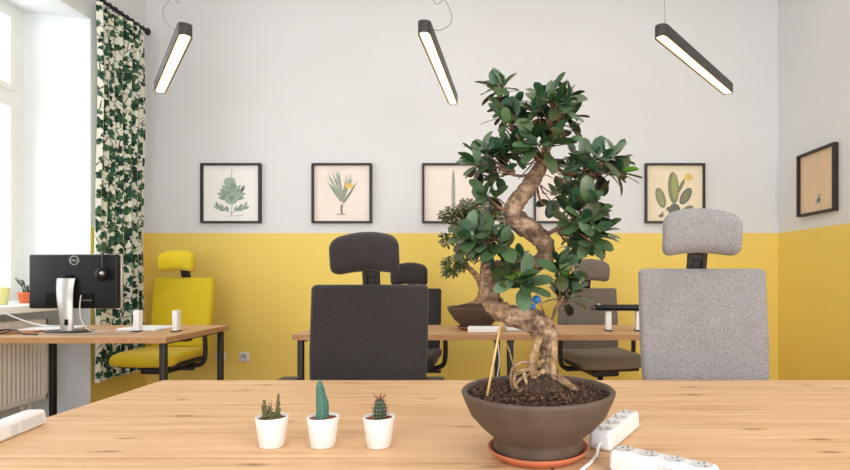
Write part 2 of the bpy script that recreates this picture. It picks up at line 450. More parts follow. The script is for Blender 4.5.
# ------------------------------------------------------------------ office chairs
def chair(label, loc, phi, fab, seatfab, top=1.06, arms=True, hdy=0.0, hx=0.0, tilt=0.0, headtop=None, bw=0.5):
    r = thing('office_chair', label, 'chair', loc, phi, 'high-backed office chairs')
    zb = top - 0.56; h = top - zb
    def backfn(p):
        x, y, z = p
        y -= 0.22 * x * x
        y += 0.03 * (z / 0.3)
        if z < 0: x *= 1 - 0.05 * (-z / 0.28)
        return (x, y, z)
    b = MB().rbox((0, 0.255, (top + zb) / 2), (bw, 0.055, h), 0.022, fn=backfn, n=10)
    b.build('backrest', fab, r)
    MB().rbox((0, 0.288, (top + zb) / 2), (bw - .02, 0.02, h - .03), 0.009, fn=backfn, n=8).build('back_shell', M['dark_plastic'] if fab is not M['yellow_fab'] else fab, r)
    zh = top + 0.142 if headtop is None else headtop
    def headfn(p):
        x, y, z = p
        u = x / 0.155
        y -= 0.05 * u * u
        z *= 1 - 0.10 * u * u
        z -= 0.030 * u * u
        y -= 0.012 * math.cos(z / 0.08 * 1.4)
        return (x, y, z)
    hd = MB().rbox((hx, 0.215 + hdy, zh), (0.288, 0.08, 0.168), 0.039, fn=headfn, n=10, rot=Matrix.Rotation(tilt, 3, 'Y')).build('headrest', fab, r)
    st = MB(); zc0 = top - .06; zc1 = zh - .01
    rx_ = Matrix.Rotation(0.24, 3, 'X')
    for sx in (-1, 1): st.rbox((hx * .3 + sx * 0.028, 0.285, (zc0 + zc1) / 2), (0.02, 0.016, zc1 - zc0), 0.004, q=1, n=1, rot=rx_)
    st.rbox((hx * .3, 0.285, top + .045), (0.076, 0.016, 0.03), 0.004, q=1, n=1, rot=rx_)
    st.rbox((hx * .3, 0.294, (zc0 + zc1) / 2 - .01), (0.045, 0.01, zc1 - zc0 - .02), 0.003, q=1, n=1, rot=rx_)
    st.build('headrest_stem', M['dark_plastic'], r)
    # seat
    def seatfn(p):
        x, y, z = p
        if y < -0.12: z -= 0.035 * ((-y - 0.12) / 0.14) ** 2
        z += 0.012 * (abs(x) / 0.25) ** 2
        return (x, y, z)
    MB().rbox((0, -0.01, 0.475), (0.50, 0.49, 0.075), 0.034, fn=seatfn, n=8).build('seat', seatfab, r)
    MB().rbox((0, -0.0, 0.424), (0.44, 0.40, 0.03), 0.012, n=2).build('seat_pan', M['dark_plastic'], r)
    me = MB().rbox((0, 0.03, 0.375), (0.2, 0.3, 0.05), 0.015, n=2)
    me.rbox((0.2, -0.06, 0.385), (0.16, 0.035, 0.02), 0.008, n=1)
    me.rbox((-0.19, 0.04, 0.385), (0.14, 0.035, 0.02), 0.008, n=1)
    me.build('mechanism', M['dark_plastic'], r)
    sp = MB().tube(bez([(0, 0.12, 0.375), (0, 0.26, 0.385), (0, 0.325, 0.47), (0, 0.325, 0.62), (0, 0.345, 0.80)], 6), [0.03] * 24 + [0.022], n=10, flat=1.0)
    sp.build('back_frame', M['dark_plastic'], r)
    if arms:
        for sx in (-1, 1):
            a = MB().tube(bez([(sx * 0.14, 0.06, 0.385), (sx * 0.26, 0.06, 0.40), (sx * 0.295, 0.06, 0.47), (sx * 0.295, 0.05, 0.655)], 6), 0.018, n=8)
            ao = a.build('armrest', M['dark_plastic'], r)
            MB().rbox((sx * 0.292, 0.02, 0.672), (0.085, 0.25, 0.03), 0.013, n=3).build('arm_pad', M['dark_plastic'], ao)
    MB().lathe([(0.0, 0.14), (0.028, 0.14), (0.028, 0.26), (0.02, 0.261), (0.02, 0.36), (0, 0.36)], 16).build('gas_column', M['dark_plastic'], r)
    bs = MB(); cast = []
    bs.lathe([(0, 0.16), (0.045, 0.16), (0.05, 0.08), (0, 0.08)], 16)
    for k in range(5):
        a = 2 * PI * k / 5 + 0.3
        ca, sa = math.cos(a), math.sin(a)
        bs.tube([(0.03 * ca, 0.03 * sa, 0.12), (0.18 * ca, 0.18 * sa, 0.105), (0.32 * ca, 0.32 * sa, 0.08)], [0.026, 0.022, 0.016], n=8)
        cast.append((0.32 * ca, 0.32 * sa, a))
    bo = bs.build('star_base', M['dark_plastic'], r)
    for x, y, a in cast:
        t = (-math.sin(a), math.cos(a))
        cm = MB()
        for s2 in (-1, 1):
            cx, cy = x + t[0] * s2 * .014, y + t[1] * s2 * .014
            cm.tube([(cx - t[0] * .009, cy - t[1] * .009, .03), (cx + t[0] * .009, cy + t[1] * .009, .03)], 0.0285, n=14)
        cm.tube([(x, y, .03), (x, y, .075)], 0.006, n=8)
        cm.build('caster', M['dark_plastic'], bo)
    return r
chair('charcoal black fabric office chair at the front desk, left of the bonsai', (-0.563, 2.12, 0), 0.0, M['charcoal'], M['charcoal'], 1.06, tilt=-0.03, bw=.505)
chair('light grey melange fabric office chair at the front desk, right of the bonsai', (0.776, 1.85, 0), 0.0, M['grey_fab'], M['grey_fab'], 1.128, arms=False, hx=-.036, bw=.485)
chair('black office chair in the back row, half hidden behind the front black chair', (-0.71, 4.10, 0), -0.03, M['charcoal'], M['charcoal'], .985, headtop=1.106, bw=.475)
chair('taupe grey office chair in the back row, turned right behind the bonsai', (0.752, 4.12, 0), math.radians(13), M['taupe'], M['taupe_seat'], 0.985, headtop=1.135)
chair('mustard yellow office chair behind the monitor desk', (-2.585, 4.22, 0), math.radians(-2), M['yellow_fab'], M['yellow_fab'], 1.07)

# ------------------------------------------------------------------ pendant lamps
def stadium(L, R, n=10):
    pts = []
    for k in range(n + 1):
        a = -PI / 2 + PI * k / n; pts.append((L / 2 - R + R * math.cos(a), R * math.sin(a)))
    for k in range(n + 1):
        a = PI / 2 + PI * k / n; pts.append((-L / 2 + R + R * math.cos(a), R * math.sin(a)))
    return pts
def extr(mb, pts, z0, z1, mi=0):
    n = len(pts)
    vs = [(x, y, z0) for x, y in pts] + [(x, y, z1) for x, y in pts]
    fs = [(i, (i + 1) % n, n + (i + 1) % n, n + i) for i in range(n)]
    mb.add(vs, fs, mi, True); mb.add(vs[:n], [tuple(range(n))[::-1]], mi, False); mb.add(vs[n:], [tuple(range(n))], mi, False)
def lamp(label, near, far, cord):
    a, b = Vector(near), Vector(far)
    c = (a + b) / 2; d = b - a; L = d.length
    zb = 2.33
    r = thing('pendant_lamp', label, 'lamp', (c.x, c.y, zb), math.atan2(d.y, d.x), 'slim linear pendant lamps')
    body = MB(); out = stadium(L, 0.034); inn = stadium(L - .012, 0.028)
    n = len(out)
    vs = [(x, y, 0) for x, y in out] + [(x, y, 0.062) for x, y in out] + [(x, y, 0) for x, y in inn] + [(x, y, 0.006) for x, y in inn]
    fs = [(i, (i + 1) % n, n + (i + 1) % n, n + i) for i in range(n)]
    body.add(vs, fs, 0, True)
    body.add(vs, [(i, 2 * n + i, 2 * n + (i + 1) % n, (i + 1) % n) for i in range(n)], 0, False)
    body.add(vs, [(2 * n + i, 3 * n + i, 3 * n + (i + 1) % n, 2 * n + (i + 1) % n) for i in range(n)], 0, True)
    body.add(vs[n:2 * n], [tuple(range(n))], 0, False)
    body.build('housing', M['lamp_body'], r, merge=False)
    df = MB(); extr(df, stadium(L - .014, 0.027), 0.004, 0.008)
    df.build('diffuser', M['lamp_glow'], r)
    for sx in (-1, 1):
        MB().tube([(sx * (L / 2 - .08), 0, 0.062), (sx * (L / 2 - .08), 0, ZC - zb)], 0.0007, n=6).build('suspension_wire', M['wire'], r)
    MB().tube(bez([Vector(q) for q in cord(L)] + [Vector((-L / 2 + .08, 0.004, ZC - zb))], 8), 0.0026, n=6).build('power_cord', M['cordgrey'], r)
lamp('linear pendant lamp slanting down left, by the curtain', (-1.607, 2.815, 0), (-2.316, 3.74, 0),
     lambda L: [(-L / 2 + .08, .0, .06), (-L / 2 + .14, .05, .07), (-L / 2 + .13, .09, .14), (-L / 2 + .10, .05, .22), (-L / 2 + .08, .01, .30)])
lamp('linear pendant lamp pointing straight at the back wall, middle of the three', (-0.387, 2.78, 0), (-0.338, 4.0, 0),
     lambda L: [(-L / 2 + .08, .0, .06), (-L / 2 + .10, -.07, .05), (-L / 2 + .10, -.13, .10), (-L / 2 + .09, -.10, .20), (-L / 2 + .08, -.02, .30)])
lamp('linear pendant lamp slanting down right, above the grey chair', (0.818, 2.83, 0), (1.568, 3.765, 0),
     lambda L: [(-L / 2 + .08, .0, .06), (-L / 2 + .083, .004, .3), (-L / 2 + .08, .005, .6)])

# ------------------------------------------------------------------ framed prints
class Art:                                   # flat shapes on the print, unit square
    def __init__(s, S): s.mb = MB(); s.S = S; s.k = 0
    def poly(s, pts, mi):
        s.k += 1
        y = -0.0003 - 0.00004 * s.k
        s.mb.add([(x * s.S, y, z * s.S) for x, z in pts], [tuple(range(len(pts)))], mi, False)
    def ell(s, cx, cz, rx, rz, ang=0, mi=1, n=14):
        ca, sa = math.cos(ang), math.sin(ang)
        s.poly([(cx + rx * math.cos(t) * ca - rz * math.sin(t) * sa, cz + rx * math.cos(t) * sa + rz * math.sin(t) * ca) for t in [2 * PI * k / n for k in range(n)]], mi)
    def leaf(s, x, z, ang, L, W, mi):
        ca, sa = math.cos(ang), math.sin(ang); pts = []
        for k in range(6): t = k / 5; pts.append((t * L, W * math.sin(PI * t ** 0.8)))
        for k in range(4, 0, -1): t = k / 5; pts.append((t * L, -W * math.sin(PI * t ** 0.8)))
        s.poly([(x + a * ca - b * sa, z + a * sa + b * ca) for a, b in pts], mi)
    def line(s, pts, w_, mi):
        for (x0, z0), (x1, z1) in zip(pts, pts[1:]):
            d = Vector((x1 - x0, z1 - z0)).normalized() * w_ / 2
            s.poly([(x0 - d.y, z0 + d.x), (x0 + d.y, z0 - d.x), (x1 + d.y, z1 - d.x), (x1 - d.y, z1 + d.x)], mi)
inks = {k: plain(k, tuple(q * .86 + .14 * .85 for q in c[:3]) + (1,), 0.9, 0.15, 60) for k, c in dict(
    ink_sage=rgb(148, 172, 156), ink_green=rgb(112, 142, 124), ink_dark=rgb(66, 78, 66), ink_olive=rgb(138, 140, 92), ink_grey=rgb(150, 148, 142),
    ink_yellow=rgb(222, 190, 70), ink_moss=rgb(104, 112, 62), ink_lime=rgb(148, 158, 66), ink_brown=rgb(92, 80, 68)).items()}
I = list(inks); mi = {k: i + 1 for i, k in enumerate(I)}
def frame_pic(label, centre, S, rz, paper, draw):
    r = thing('framed_print', label, 'picture', centre, rz, 'framed botanical prints')
    h, b, dp = S / 2, 0.018, 0.04                     # frame front at local y = 0, back at +dp
    f = MB()
    for (x0, x1, z0, z1) in ((-h, h, h - b, h), (-h, h, -h, -h + b), (-h, -h + b, -h + b, h - b), (h - b, h, -h + b, h - b)):
        f.box(x0, x1, 0, dp, z0, z1)
    f.build('frame', M['frame'], r)
    a = Art(S - 2 * b)
    a.mb.box(-h + b - .001, h - b + .001, 0.0, 0.004, -h + b - .001, h - b + .001)
    draw(a)
    pr = a.mb.build('print', [paper] + [inks[k] for k in I], r, merge=False)
    pr.location = (0, 0.026, 0)
def d_rosette(a):
    a.line([(0, -.4), (0.01, -.2), (0, 0.3), (.01, .44)], 0.012, mi['ink_grey'])
    for k in range(11):
        t = PI * (-.05 + 1.1 * k / 10); a.leaf(0.0, -.05, t, .24 + .03 * (k % 2), .06, mi['ink_sage'] if k % 2 else mi['ink_green'])
    for k in range(8):
        a.leaf(0.0, 0.0, PI * k / 7, .17, .05, mi['ink_green'] if k % 2 else mi['ink_sage'])
    a.ell(-.03, .2, .11, .09, 0, mi['ink_sage']); a.ell(0.03, .14, .06, .06, 0, mi['ink_green']); a.ell(.0, -.1, .12, .1, 0, mi['ink_sage'])
    a.leaf(.18, .02, 1.2, .14, .03, mi['ink_dark']); a.ell(0, -.08, .06, .05, 0, mi['ink_green'])
    for sx in (-1, 1):
        a.line([(0, -.36), (sx * .12, -.28), (sx * .24, -.27)], .01, mi['ink_grey'])
        for k in range(7):
            a.leaf(sx * (.06 + .03 * k), -.33 + .012 * k, PI / 2 - sx * (.3 + .5 * (k % 3)), .12, .03, mi['ink_sage'] if (k + (sx > 0)) % 2 else mi['ink_green'])
    a.line([(-.1, -.41), (.22, -.40)], .008, mi['ink_grey'])
def d_spiky(a):
    a.line([(0, -.37), (-.015, -.28), (0, -.2)], .035, mi['ink_brown'])
    rnd = random.Random(3)
    for k in range(34):
        t = PI / 2 + rnd.uniform(-.62, .62); L = rnd.uniform(.3, .62) * (1 - .25 * abs(t - PI / 2))
        a.leaf(rnd.uniform(-.05, .05), -.2 + rnd.uniform(0, .14), t, L, .014, mi[rnd.choice(['ink_olive', 'ink_grey', 'ink_green', 'ink_sage', 'ink_dark'])])
    for k in range(6): a.ell(.09 + .04 * (k % 3), .12 + .03 * (k // 3), .035, .03, k, mi['ink_yellow'])
    a.ell(-.02, -.375, .1, .012, 0, mi['ink_grey'])
def d_column(a):
    a.ell(0.02, .0, .035, .43, 0, mi['ink_grey']); a.ell(0.012, .0, .012, .40, 0, mi['ink_sage'])
    a.line([(.03, -.38), (.03, .38)], .008, mi['ink_dark'])
    a.line([(-.05, -.42), (.1, -.42)], .01, mi['ink_grey'])
def d_sprig(a):
    a.line([(0, -.36), (.02, .1), (-.02, .36)], .012, mi['ink_olive'])
    for k in range(9): a.leaf(.01, -.24 + .065 * k, .5 if k % 2 else PI - .5, .14, .025, mi['ink_sage'])
def d_pear(a):
    a.ell(0, -.32, .11, .14, 0, mi['ink_dark']); a.ell(-.02, .1, .1, .29, .05, mi['ink_moss']); a.ell(.0, .12, .055, .25, .05, mi['ink_lime'])
    a.ell(-.25, -.08, .085, .19, .3, mi['ink_moss']); a.ell(-.25, -.08, .055, .15, .3, mi['ink_olive'])
    a.ell(.2, -.05, .085, .17, -.55, mi['ink_dark']); a.ell(.2, -.05, .055, .13, -.55, mi['ink_moss'])
    a.ell(.22, -.32, .08, .14, -.9, mi['ink_moss']); a.ell(.13, .16, .032, .1, -.5, mi['ink_moss'])
    a.line([(-.14, -.26), (-.08, -.3)], .07, mi['ink_dark']); a.line([(.06, .02), (.12, .12)], .05, mi['ink_moss'])
    for (q, e, g) in ((.2, .29, .5), (.25, .31, 0), (.3, .29, -.5), (.25, .26, 0)): a.ell(q, e, .028, .055, g * -1, mi['ink_yellow'])
    rnd = random.Random(5)
    for k in range(26): a.ell(-.02 + rnd.uniform(-.07, .07), .1 + rnd.uniform(-.24, .24), .008, .008, 0, mi['ink_dark'], 6)
    a.ell(-.24, -.4, .05, .03, .3, mi['ink_brown']); a.ell(-.22, -.36, .02, .03, 0, mi['ink_moss'])
def d_bulb(a):
    a.line([(.02, .40), (.03, -.28)], .008, mi['ink_grey'])
    a.line([(-.04, .42), (-.02, .34)], .006, mi['ink_grey']); a.line([(.08, .42), (.07, .36)], .006, mi['ink_grey'])
    a.ell(.05, -.31, .06, .05, .3, mi['ink_dark']); a.ell(.08, -.25, .03, .05, 0, mi['ink_grey']); a.ell(-.01, -.34, .04, .025, 0, mi['ink_grey'])
S = 0.53
for (px, lab, paper, fn) in ((230, 'black framed print of a grey green rosette plant, nearest the curtain', M['paper_a'], d_rosette),
                             (341.3, 'black framed print of a spiky bush with a yellow flower', M['paper_b'], d_spiky),
                             (452, 'black framed print of a single tall grey cactus column', M['paper_b'], d_column),
                             (564, 'black framed print mostly hidden behind the bonsai leaves', M['paper_b'], d_sprig),
                             (675.5, 'black framed print of a prickly pear with a yellow bloom, over the grey chair', M['paper_c'], d_pear)):
    p = P(px, 193, YB - 0.042)
    frame_pic(lab, (p.x, YB - 0.042, p.z), S, 0, paper, fn)
# on the right wall: facing -X
pR = Vector((XR - 0.042, 4.32, 0)); pR.z = 1.115 + 0.5 * ((272 - 186.9) * 4.53 / FP + (272 - 175.7) * 4.0 / FP)
frame_pic('black framed print with a thin dark bulb drawing, alone on the right wall', (XR - 0.042, 4.27, pR.z + 0.0), 0.5, -PI / 2, M['paper_d'], d_bulb)

# ------------------------------------------------------------------ curtain and rod
cx0, cz0, cz1 = -3.05, 0.285, 3.16
ca, cb = 4.15, 4.72
NF = 7
def csurf(u, z):                             # u 0..1 along the rod
    t = (cz1 - z) / (cz1 - cz0)
    y = ca + (cb - ca) * u - 0.045 * (1 - u) * t * t + 0.012 * math.sin(2 * PI * NF * u * 2) * (0.4 + 0.6 * t)
    x = cx0 + 0.042 * math.sin(2 * PI * NF * u + 0.5 * math.sin(3 * u + 1.2 * t)) * (0.75 + 0.35 * math.sin(9 * u + 2)) + 0.008 * math.sin(3 * z + 7 * u)
    return Vector((x, y, z))
def cnorm(u, z):
    e = 1e-3
    a = csurf(u + e, z) - csurf(u - e, z); b = csurf(u, z + e) - csurf(u, z - e)
    n_ = a.cross(b).normalized()
    return n_ if n_.x > 0 else -n_
NU, NZ = 140, 40
arc = [0.0]
for i in range(NU): arc.append(arc[-1] + (csurf((i + 1) / NU, 1.5) - csurf(i / NU, 1.5)).length)
AL = arc[-1]
def u_of(s_):
    s_ = max(0, min(AL, s_))
    lo, hi = 0, NU
    while hi - lo > 1:
        m_ = (lo + hi) // 2
        if arc[m_] <= s_: lo = m_
        else: hi = m_
    return (lo + (s_ - arc[lo]) / max(1e-9, arc[hi] - arc[lo])) / NU
cr = thing('curtain', 'cream curtain printed with green leaves, gathered by the window', 'curtain', (0, 0, 0))
cm = MB()
cm.add([csurf(i / NU, cz0 + (cz1 - cz0) * j / NZ) for i in range(NU + 1) for j in range(NZ + 1)],
       [(i * (NZ + 1) + j, (i + 1) * (NZ + 1) + j, (i + 1) * (NZ + 1) + j + 1, i * (NZ + 1) + j + 1) for i in range(NU) for j in range(NZ)], 0, True)
rc = random.Random(8)
def pleaf(s0, z0, ang, L, W, m_, lay):
    n1, n2 = 8, 5
    vs, fs = [], []
    for i in range(n1 + 1):
        t = i / n1; ww = W * (math.sin(PI * min(1, t ** 0.75)) ** 0.8 if 0 < t < 1 else 0)
        if 0 < i < n1: ww *= 1.0 + (0.22 if i % 2 else -0.12)
        for j in range(n2):
            q = (j / (n2 - 1) * 2 - 1) * ww
            ds, dz = t * L * math.cos(ang) - q * math.sin(ang), t * L * math.sin(ang) + q * math.cos(ang)
            s_, z_ = s0 + ds, min(cz1 - .004, max(cz0 + .004, z0 + dz)); u = u_of(s_)
            vs.append(csurf(u, z_) + cnorm(u, z_) * (0.0016 + lay))
    for i in range(n1):
        for j in range(n2 - 1):
            k = i * n2 + j; fs.append((k, k + n2, k + n2 + 1, k + 1))
    cm.add(vs, fs, m_, True)
row = 0; zz = cz0 + 0.02
while zz < cz1:
    ss = 0.02 + (0.05 if row % 2 else 0)
    while ss < AL:
        s0 = ss + rc.uniform(-.02, .02); z0 = zz + rc.uniform(-.03, .03)
        a0 = rc.uniform(0, 2 * PI); big = rc.random() < 0.6
        nl = rc.choice([4, 5, 6]) if big else 3
        for k in range(nl):
            an = a0 + (k - nl / 2) * 0.85
            pleaf(s0, z0, an, rc.uniform(.036, .062) if big else rc.uniform(.03, .045), rc.uniform(.012, .019), rc.choice([1, 1, 2, 2, 3]), 0.0002 * k)
        pleaf(s0, z0, a0 + PI, rc.uniform(.06, .1), .0032, 1, 0)
        ss += rc.uniform(.062, .085)
    zz += 0.064; row += 1
cm.build('drape', [M['curtain'], M['print1'], M['print2'], M['print3']], cr, merge=False)
rod = thing('curtain_rod', 'black curtain rod high on the window wall', 'curtain rod', (0, 0, 0))
MB().tube([(cx0, 1.9, 3.195), (cx0, 4.74, 3.195)], 0.014, n=12).build('rod', M['black_steel'], rod)
for yy, sg in ((1.9, -1), (4.74, 1)):
    MB().lathe([(0, -.03), (.014, -.028), (.024, -.012), (.024, .012), (.014, .028), (0, .03)], 14).build('finial', M['black_steel'], rod).location = (cx0, yy + sg * .02, 3.195)
for yy in (4.66, 2.0):
    MB().tube([(XL + .001, yy, 3.195), (cx0, yy, 3.195)], 0.009, n=8).build('bracket', M['black_steel'], rod)
ring = MB()
for k in range(9):
    yy = 4.16 + k * 0.066
    pts = [(cx0 + .021 * math.cos(2 * PI * j / 14), yy, 3.192 + .021 * math.sin(2 * PI * j / 14)) for j in range(15)]
    rg = MB().tube(pts, 0.0035, n=6, cap=False).build('ring', M['black_steel'], cr)

# ------------------------------------------------------------------ radiator
rd = thing('radiator', 'cream ribbed panel radiator under the window sill', 'radiator', (-3.25, 0, 0))
rb = MB(); ya, yb_, za, zb_ = 2.45, 3.95, 0.21, 0.78
npr = int((yb_ - ya) / 0.034)
vs, fs = [], []
for k in range(npr * 6 + 1):
    t = k / 6.0; ph = t % 1
    x = 0.0 if 0.3 < ph < 0.7 else (-0.006 if ph < 0.15 or ph > 0.85 else -0.003)
    yy = ya + 0.012 + (yb_ - ya - .024) * k / (npr * 6)
    vs += [(x, yy, za + .035), (x, yy, zb_ - .035)]
for k in range(npr * 6): fs.append((2 * k, 2 * k + 2, 2 * k + 3, 2 * k + 1))
rb.add(vs, fs, 0, True)
rb.box(-.014, 0.002, ya, yb_, za, za + .036); rb.box(-.014, .002, ya, yb_, zb_ - .036, zb_); rb.box(-.014, .002, ya, ya + .014, za, zb_); rb.box(-.014, .002, yb_ - .014, yb_, za, zb_)
rb.build('front_panel', M['radiator'], rd)
sd = MB()
for yy in (ya, yb_ - .004): sd.box(-.11, -.014, yy, yy + .004, za + .02, zb_)
sd.build('side_panel', M['radiator'], rd)
tg = MB()
for k in range(5): tg.box(-.105 + k * .02, -.095 + k * .02, ya + .01, yb_ - .01, zb_ - .004, zb_ + .004)
tg.build('top_grille', M['radiator'], rd)
MB().box(-.115, -.10, ya + .02, yb_ - .02, za + .02, zb_ - .02).build('back_panel', M['radiator'], rd)
for yy in (yb_ - .08, yb_ - .14):
    MB().tube([(-.06, yy, 0.0), (-.06, yy, za + .03)], 0.009, n=10).build('pipe', M['radiator'], rd)

# ------------------------------------------------------------------ leaves and trunks
def leaf(mb, base, direc, up, L, W, curl, m_, fold=0.18, n=8):
    d = direc.normalized()
    sd_ = d.cross(up)
    if sd_.length < 1e-3: sd_ = d.cross(Vector((1, 0.2, 0)))
    sd_.normalize(); nr = sd_.cross(d).normalized()
    vs, fs = [base], []
    pet = 0.12 * L
    for i in range(1, n):
        t = i / n; ww = W * (1 - abs((t - .56) / (.56 if t < .56 else .45)) ** 2.3) ** .62
        p = base + d * (pet + (L - pet) * t) - nr * curl * L * t * t
        vs += [p + sd_ * ww + nr * fold * ww, p, p - sd_ * ww + nr * fold * ww]
    vs.append(base + d * L - nr * curl * L)
    fs += [(0, 2, 1), (0, 3, 2)]
    for i in range(n - 2):
        a = 1 + 3 * i; b = a + 3
        fs += [(a, a + 1, b + 1, b), (a + 1, a + 2, b + 2, b + 1)]
    a = 1 + 3 * (n - 2); e = len(vs) - 1
    fs += [(a, a + 1, e), (a + 1, a + 2, e)]
    mb.add(vs, fs, m_, True)

def wander(pts, n=10): return bez(pts, n)

# ---- big ficus bonsai in the brown bowl
bx = P(538, 272, 1.126); BX, BY, BZ = bx.x, 1.126, 0.7405
bonsai = thing('potted_bonsai', 'large ficus bonsai with twisted trunk in a brown stoneware bowl', 'plant', (BX, BY, BZ + 0.0145))
O = Vector((BX, BY, BZ + 0.0145))
sauc = MB().lathe([(0, 0.0), (0.082, 0.0), (0.098, 0.012), (0.1035, 0.02), (0.0995, 0.0215), (0.094, 0.0135), (0.0, 0.0135)], 56).build('saucer', M['terracotta'])
sauc.location = (BX, BY, BZ)
tag(sauc, 'orange terracotta saucer under the large bonsai bowl', 'saucer')
bowl = MB().lathe([(0, 0.0), (0.089, 0.0), (0.0915, 0.006), (0.089, 0.02), (0.094, 0.03), (0.117, 0.05), (0.138, 0.074), (0.149, 0.098), (0.155, 0.113), (0.1565, 0.119),
                   (0.154, 0.122), (0.147, 0.121), (0.145, 0.115), (0.138, 0.09), (0.10, 0.07), (0, 0.065)], 72)
bowl.build('bowl', M['clay'], bonsai)
sl = MB(); rs = random.Random(2)
NR, NA = 16, 56
vs = [(0, 0, 0.124)]; fs = []
for i in range(1, NR + 1):
    rr = 0.1455 * i / NR
    for k in range(NA):
        a = 2 * PI * k / NA
        z = 0.107 + 0.02 * (1 - i / NR) ** 0.8 + (rs.uniform(-.005, .005) if i < NR else 0)
        vs.append((rr * math.cos(a), rr * math.sin(a), z))
for k in range(NA): fs.append((0, 1 + k, 1 + (k + 1) % NA))
for i in range(NR - 1):
    for k in range(NA):
        a = 1 + i * NA + k; b = 1 + i * NA + (k + 1) % NA; fs.append((a, a + NA, b + NA, b))
sl.add(vs, fs, 0, True)
def crumb(mb, p, r, m_):
    vv = []
    for d in ((1, 0, 0), (-1, 0, 0), (0, 1, 0), (0, -1, 0), (0, 0, 1), (0, 0, -1)):
        vv.append(p + Vector(d) * r * rs.uniform(.6, 1.3))
    mb.add(vv, [(0, 2, 4), (2, 1, 4), (1, 3, 4), (3, 0, 4), (2, 0, 5), (1, 2, 5), (3, 1, 5), (0, 3, 5)], m_, False)
for k in range(1500):
    rr = 0.14 * math.sqrt(rs.random()); a = rs.uniform(0, 2 * PI)
    crumb(sl, Vector((rr * math.cos(a), rr * math.sin(a), 0.110 + 0.02 * (1 - rr / .1455) ** .8 + rs.uniform(-.001, .004))), rs.uniform(.0018, .0048), 0 if rs.random() < .62 else 1)
sl.build('soil', [M['soil'], M['crumb']], bonsai, merge=False)

def W(x, y, dd=0.0): return P(x, y, 1.126 + dd) - O
k_ = 0.001024
tp = [((548, 386, .0), 17), ((548, 366, .0), 12), ((548, 347, .0), 12), ((544, 331, .0), 17), ((531, 320, .0), 16), ((512, 316, -.01), 14), ((498, 309, -.01), 13), ((490, 296, .0), 12.5), ((490, 282, .015), 11.5),
      ((492, 271, .025), 11), ((508, 266, .03), 10.5), ((526, 265, .025), 10), ((540, 262, .01), 10.5), ((546, 252, .0), 11), ((543, 241, -.005), 12), ((532, 231, -.01), 13), ((520, 223, -.01), 13), ((513, 213, -.005), 12),
      ((516, 203, .0), 11.5), ((524, 193, .0), 11), ((531, 183, .0), 10.5), ((538, 172, .0), 9.5), ((544, 160, .0), 7.5), ((547, 145, .0), 5.5), ((550, 125, .0), 4), ((553, 105, .0), 2.6), ((556, 92, .0), 1.8)]
pts4 = [tuple(W(*p)) + (r * k_ * 1.55,) for p, r in tp]
cur = bez([Vector(p) for p in pts4], 6)
tr = MB()
rt = random.Random(4)
random.seed(5)
tr.tube([Vector(c[:3]) for c in cur], [c[3] * (1 + 0.10 * math.sin(i * 1.7) * rt.random()) for i, c in enumerate(cur)], n=20, wob=0.045)
# knobs and burls
for (x, y, dd, r) in ((546, 258, -.008, 11), (540, 332, -.012, 7), (548, 326, -.01, 5), (522, 217, -.006, 8), (488, 303, -.012, 8), (514, 312, -.016, 7)):
    p = W(x, y, dd); rr = r * k_ * 1.5
    tr.lathe([(rr * math.sin(PI * k / 8), -rr * math.cos(PI * k / 8)) for k in range(9)], 14, p)
tr.build('trunk', M['bark'], bonsai, merge=False)
# roots at the foot
ro = MB()
def rootline(ps, r0, r1, n=7):
    c_ = bez([W(*p) for p in ps], n)
    ro.tube(c_, [(r0 + (r1 - r0) * i / (len(c_) - 1)) * k_ * 1.5 for i in range(len(c_))], n=9, wob=.06)
rootline([(541, 334, -.015), (536, 348, -.025), (532, 364, -.03), (535, 382, -.035), (539, 394, -.03)], 5, 4.5)
rootline([(550, 334, -.01), (554, 350, -.016), (553, 370, -.020), (558, 394, -.03)], 5, 5)
rootline([(544, 360, -.02), (529, 369, -.03), (517, 372, -.035), (514, 384, -.035), (520, 392, -.035)], 3.2, 1.6)
rootline([(540, 366, -.02), (524, 362, -.03), (513, 368, -.035), (511, 380, -.03), (513, 390, -.03)], 2.4, 1.2)
rootline([(538, 372, -.02), (522, 378, -.03), (516, 386, -.035), (526, 392, -.04)], 3, 1.6)
rootline([(544, 370, -.02), (530, 384, -.04), (516, 394, -.05)], 4, 2)
rootline([(556, 376, -.02), (570, 386, -.02), (580, 392, -.01)], 6, 3)
rootline([(535, 366, -.015), (524, 372, -.03), (529, 388, -.05)], 3, 2)
rootline([(503, 332, -.01), (509, 350, -.012), (516, 374, -.02)], 1.0, 1.0)
ro.build('aerial_root', M['root'], bonsai, merge=False)
mound = MB().lathe([(0.062, 0.105), (0.056, 0.124), (0.044, 0.144), (0.024, 0.157), (0, 0.160)], 20, Vector((-0.002, -0.01, 0)))
for i, v in enumerate(mound.v): mound.v[i] = (v[0] + rs.uniform(-.005, .005), v[1] + rs.uniform(-.005, .005), v[2] + rs.uniform(-.004, .004))
for k in range(260):
    a = rs.uniform(0, 2 * PI); rr = 0.062 * math.sqrt(rs.random())
    crumb(mound, Vector((rr * math.cos(a), -0.01 + rr * math.sin(a), 0.161 - 0.048 * (rr / .062) ** 1.5)), rs.uniform(.002, .005), 0 if rs.random() < .6 else 1)
mound.build('root_mound', [M['soil'], M['crumb']], bonsai, merge=False)
MB().tube([W(487, 396, -.05), W(501, 322, -.03)], [0.0026, 0.0022], n=8).build('bamboo_stake', M['bamboo'], bonsai)
for (x, y, dd, r, nm) in ((536.5, 299.5, -.05, 4.2, 0), (533, 306.3, -.05, 2.8, 0), (503, 253, -.02, 3.5, 0)):
    rr = r * .00205
    MB().lathe([(rr * math.sin(PI * k / 10), -rr * math.cos(PI * k / 10)) for k in range(11)], 16, W(x, y, dd)).build('blue_bead', M['blue'], bonsai)

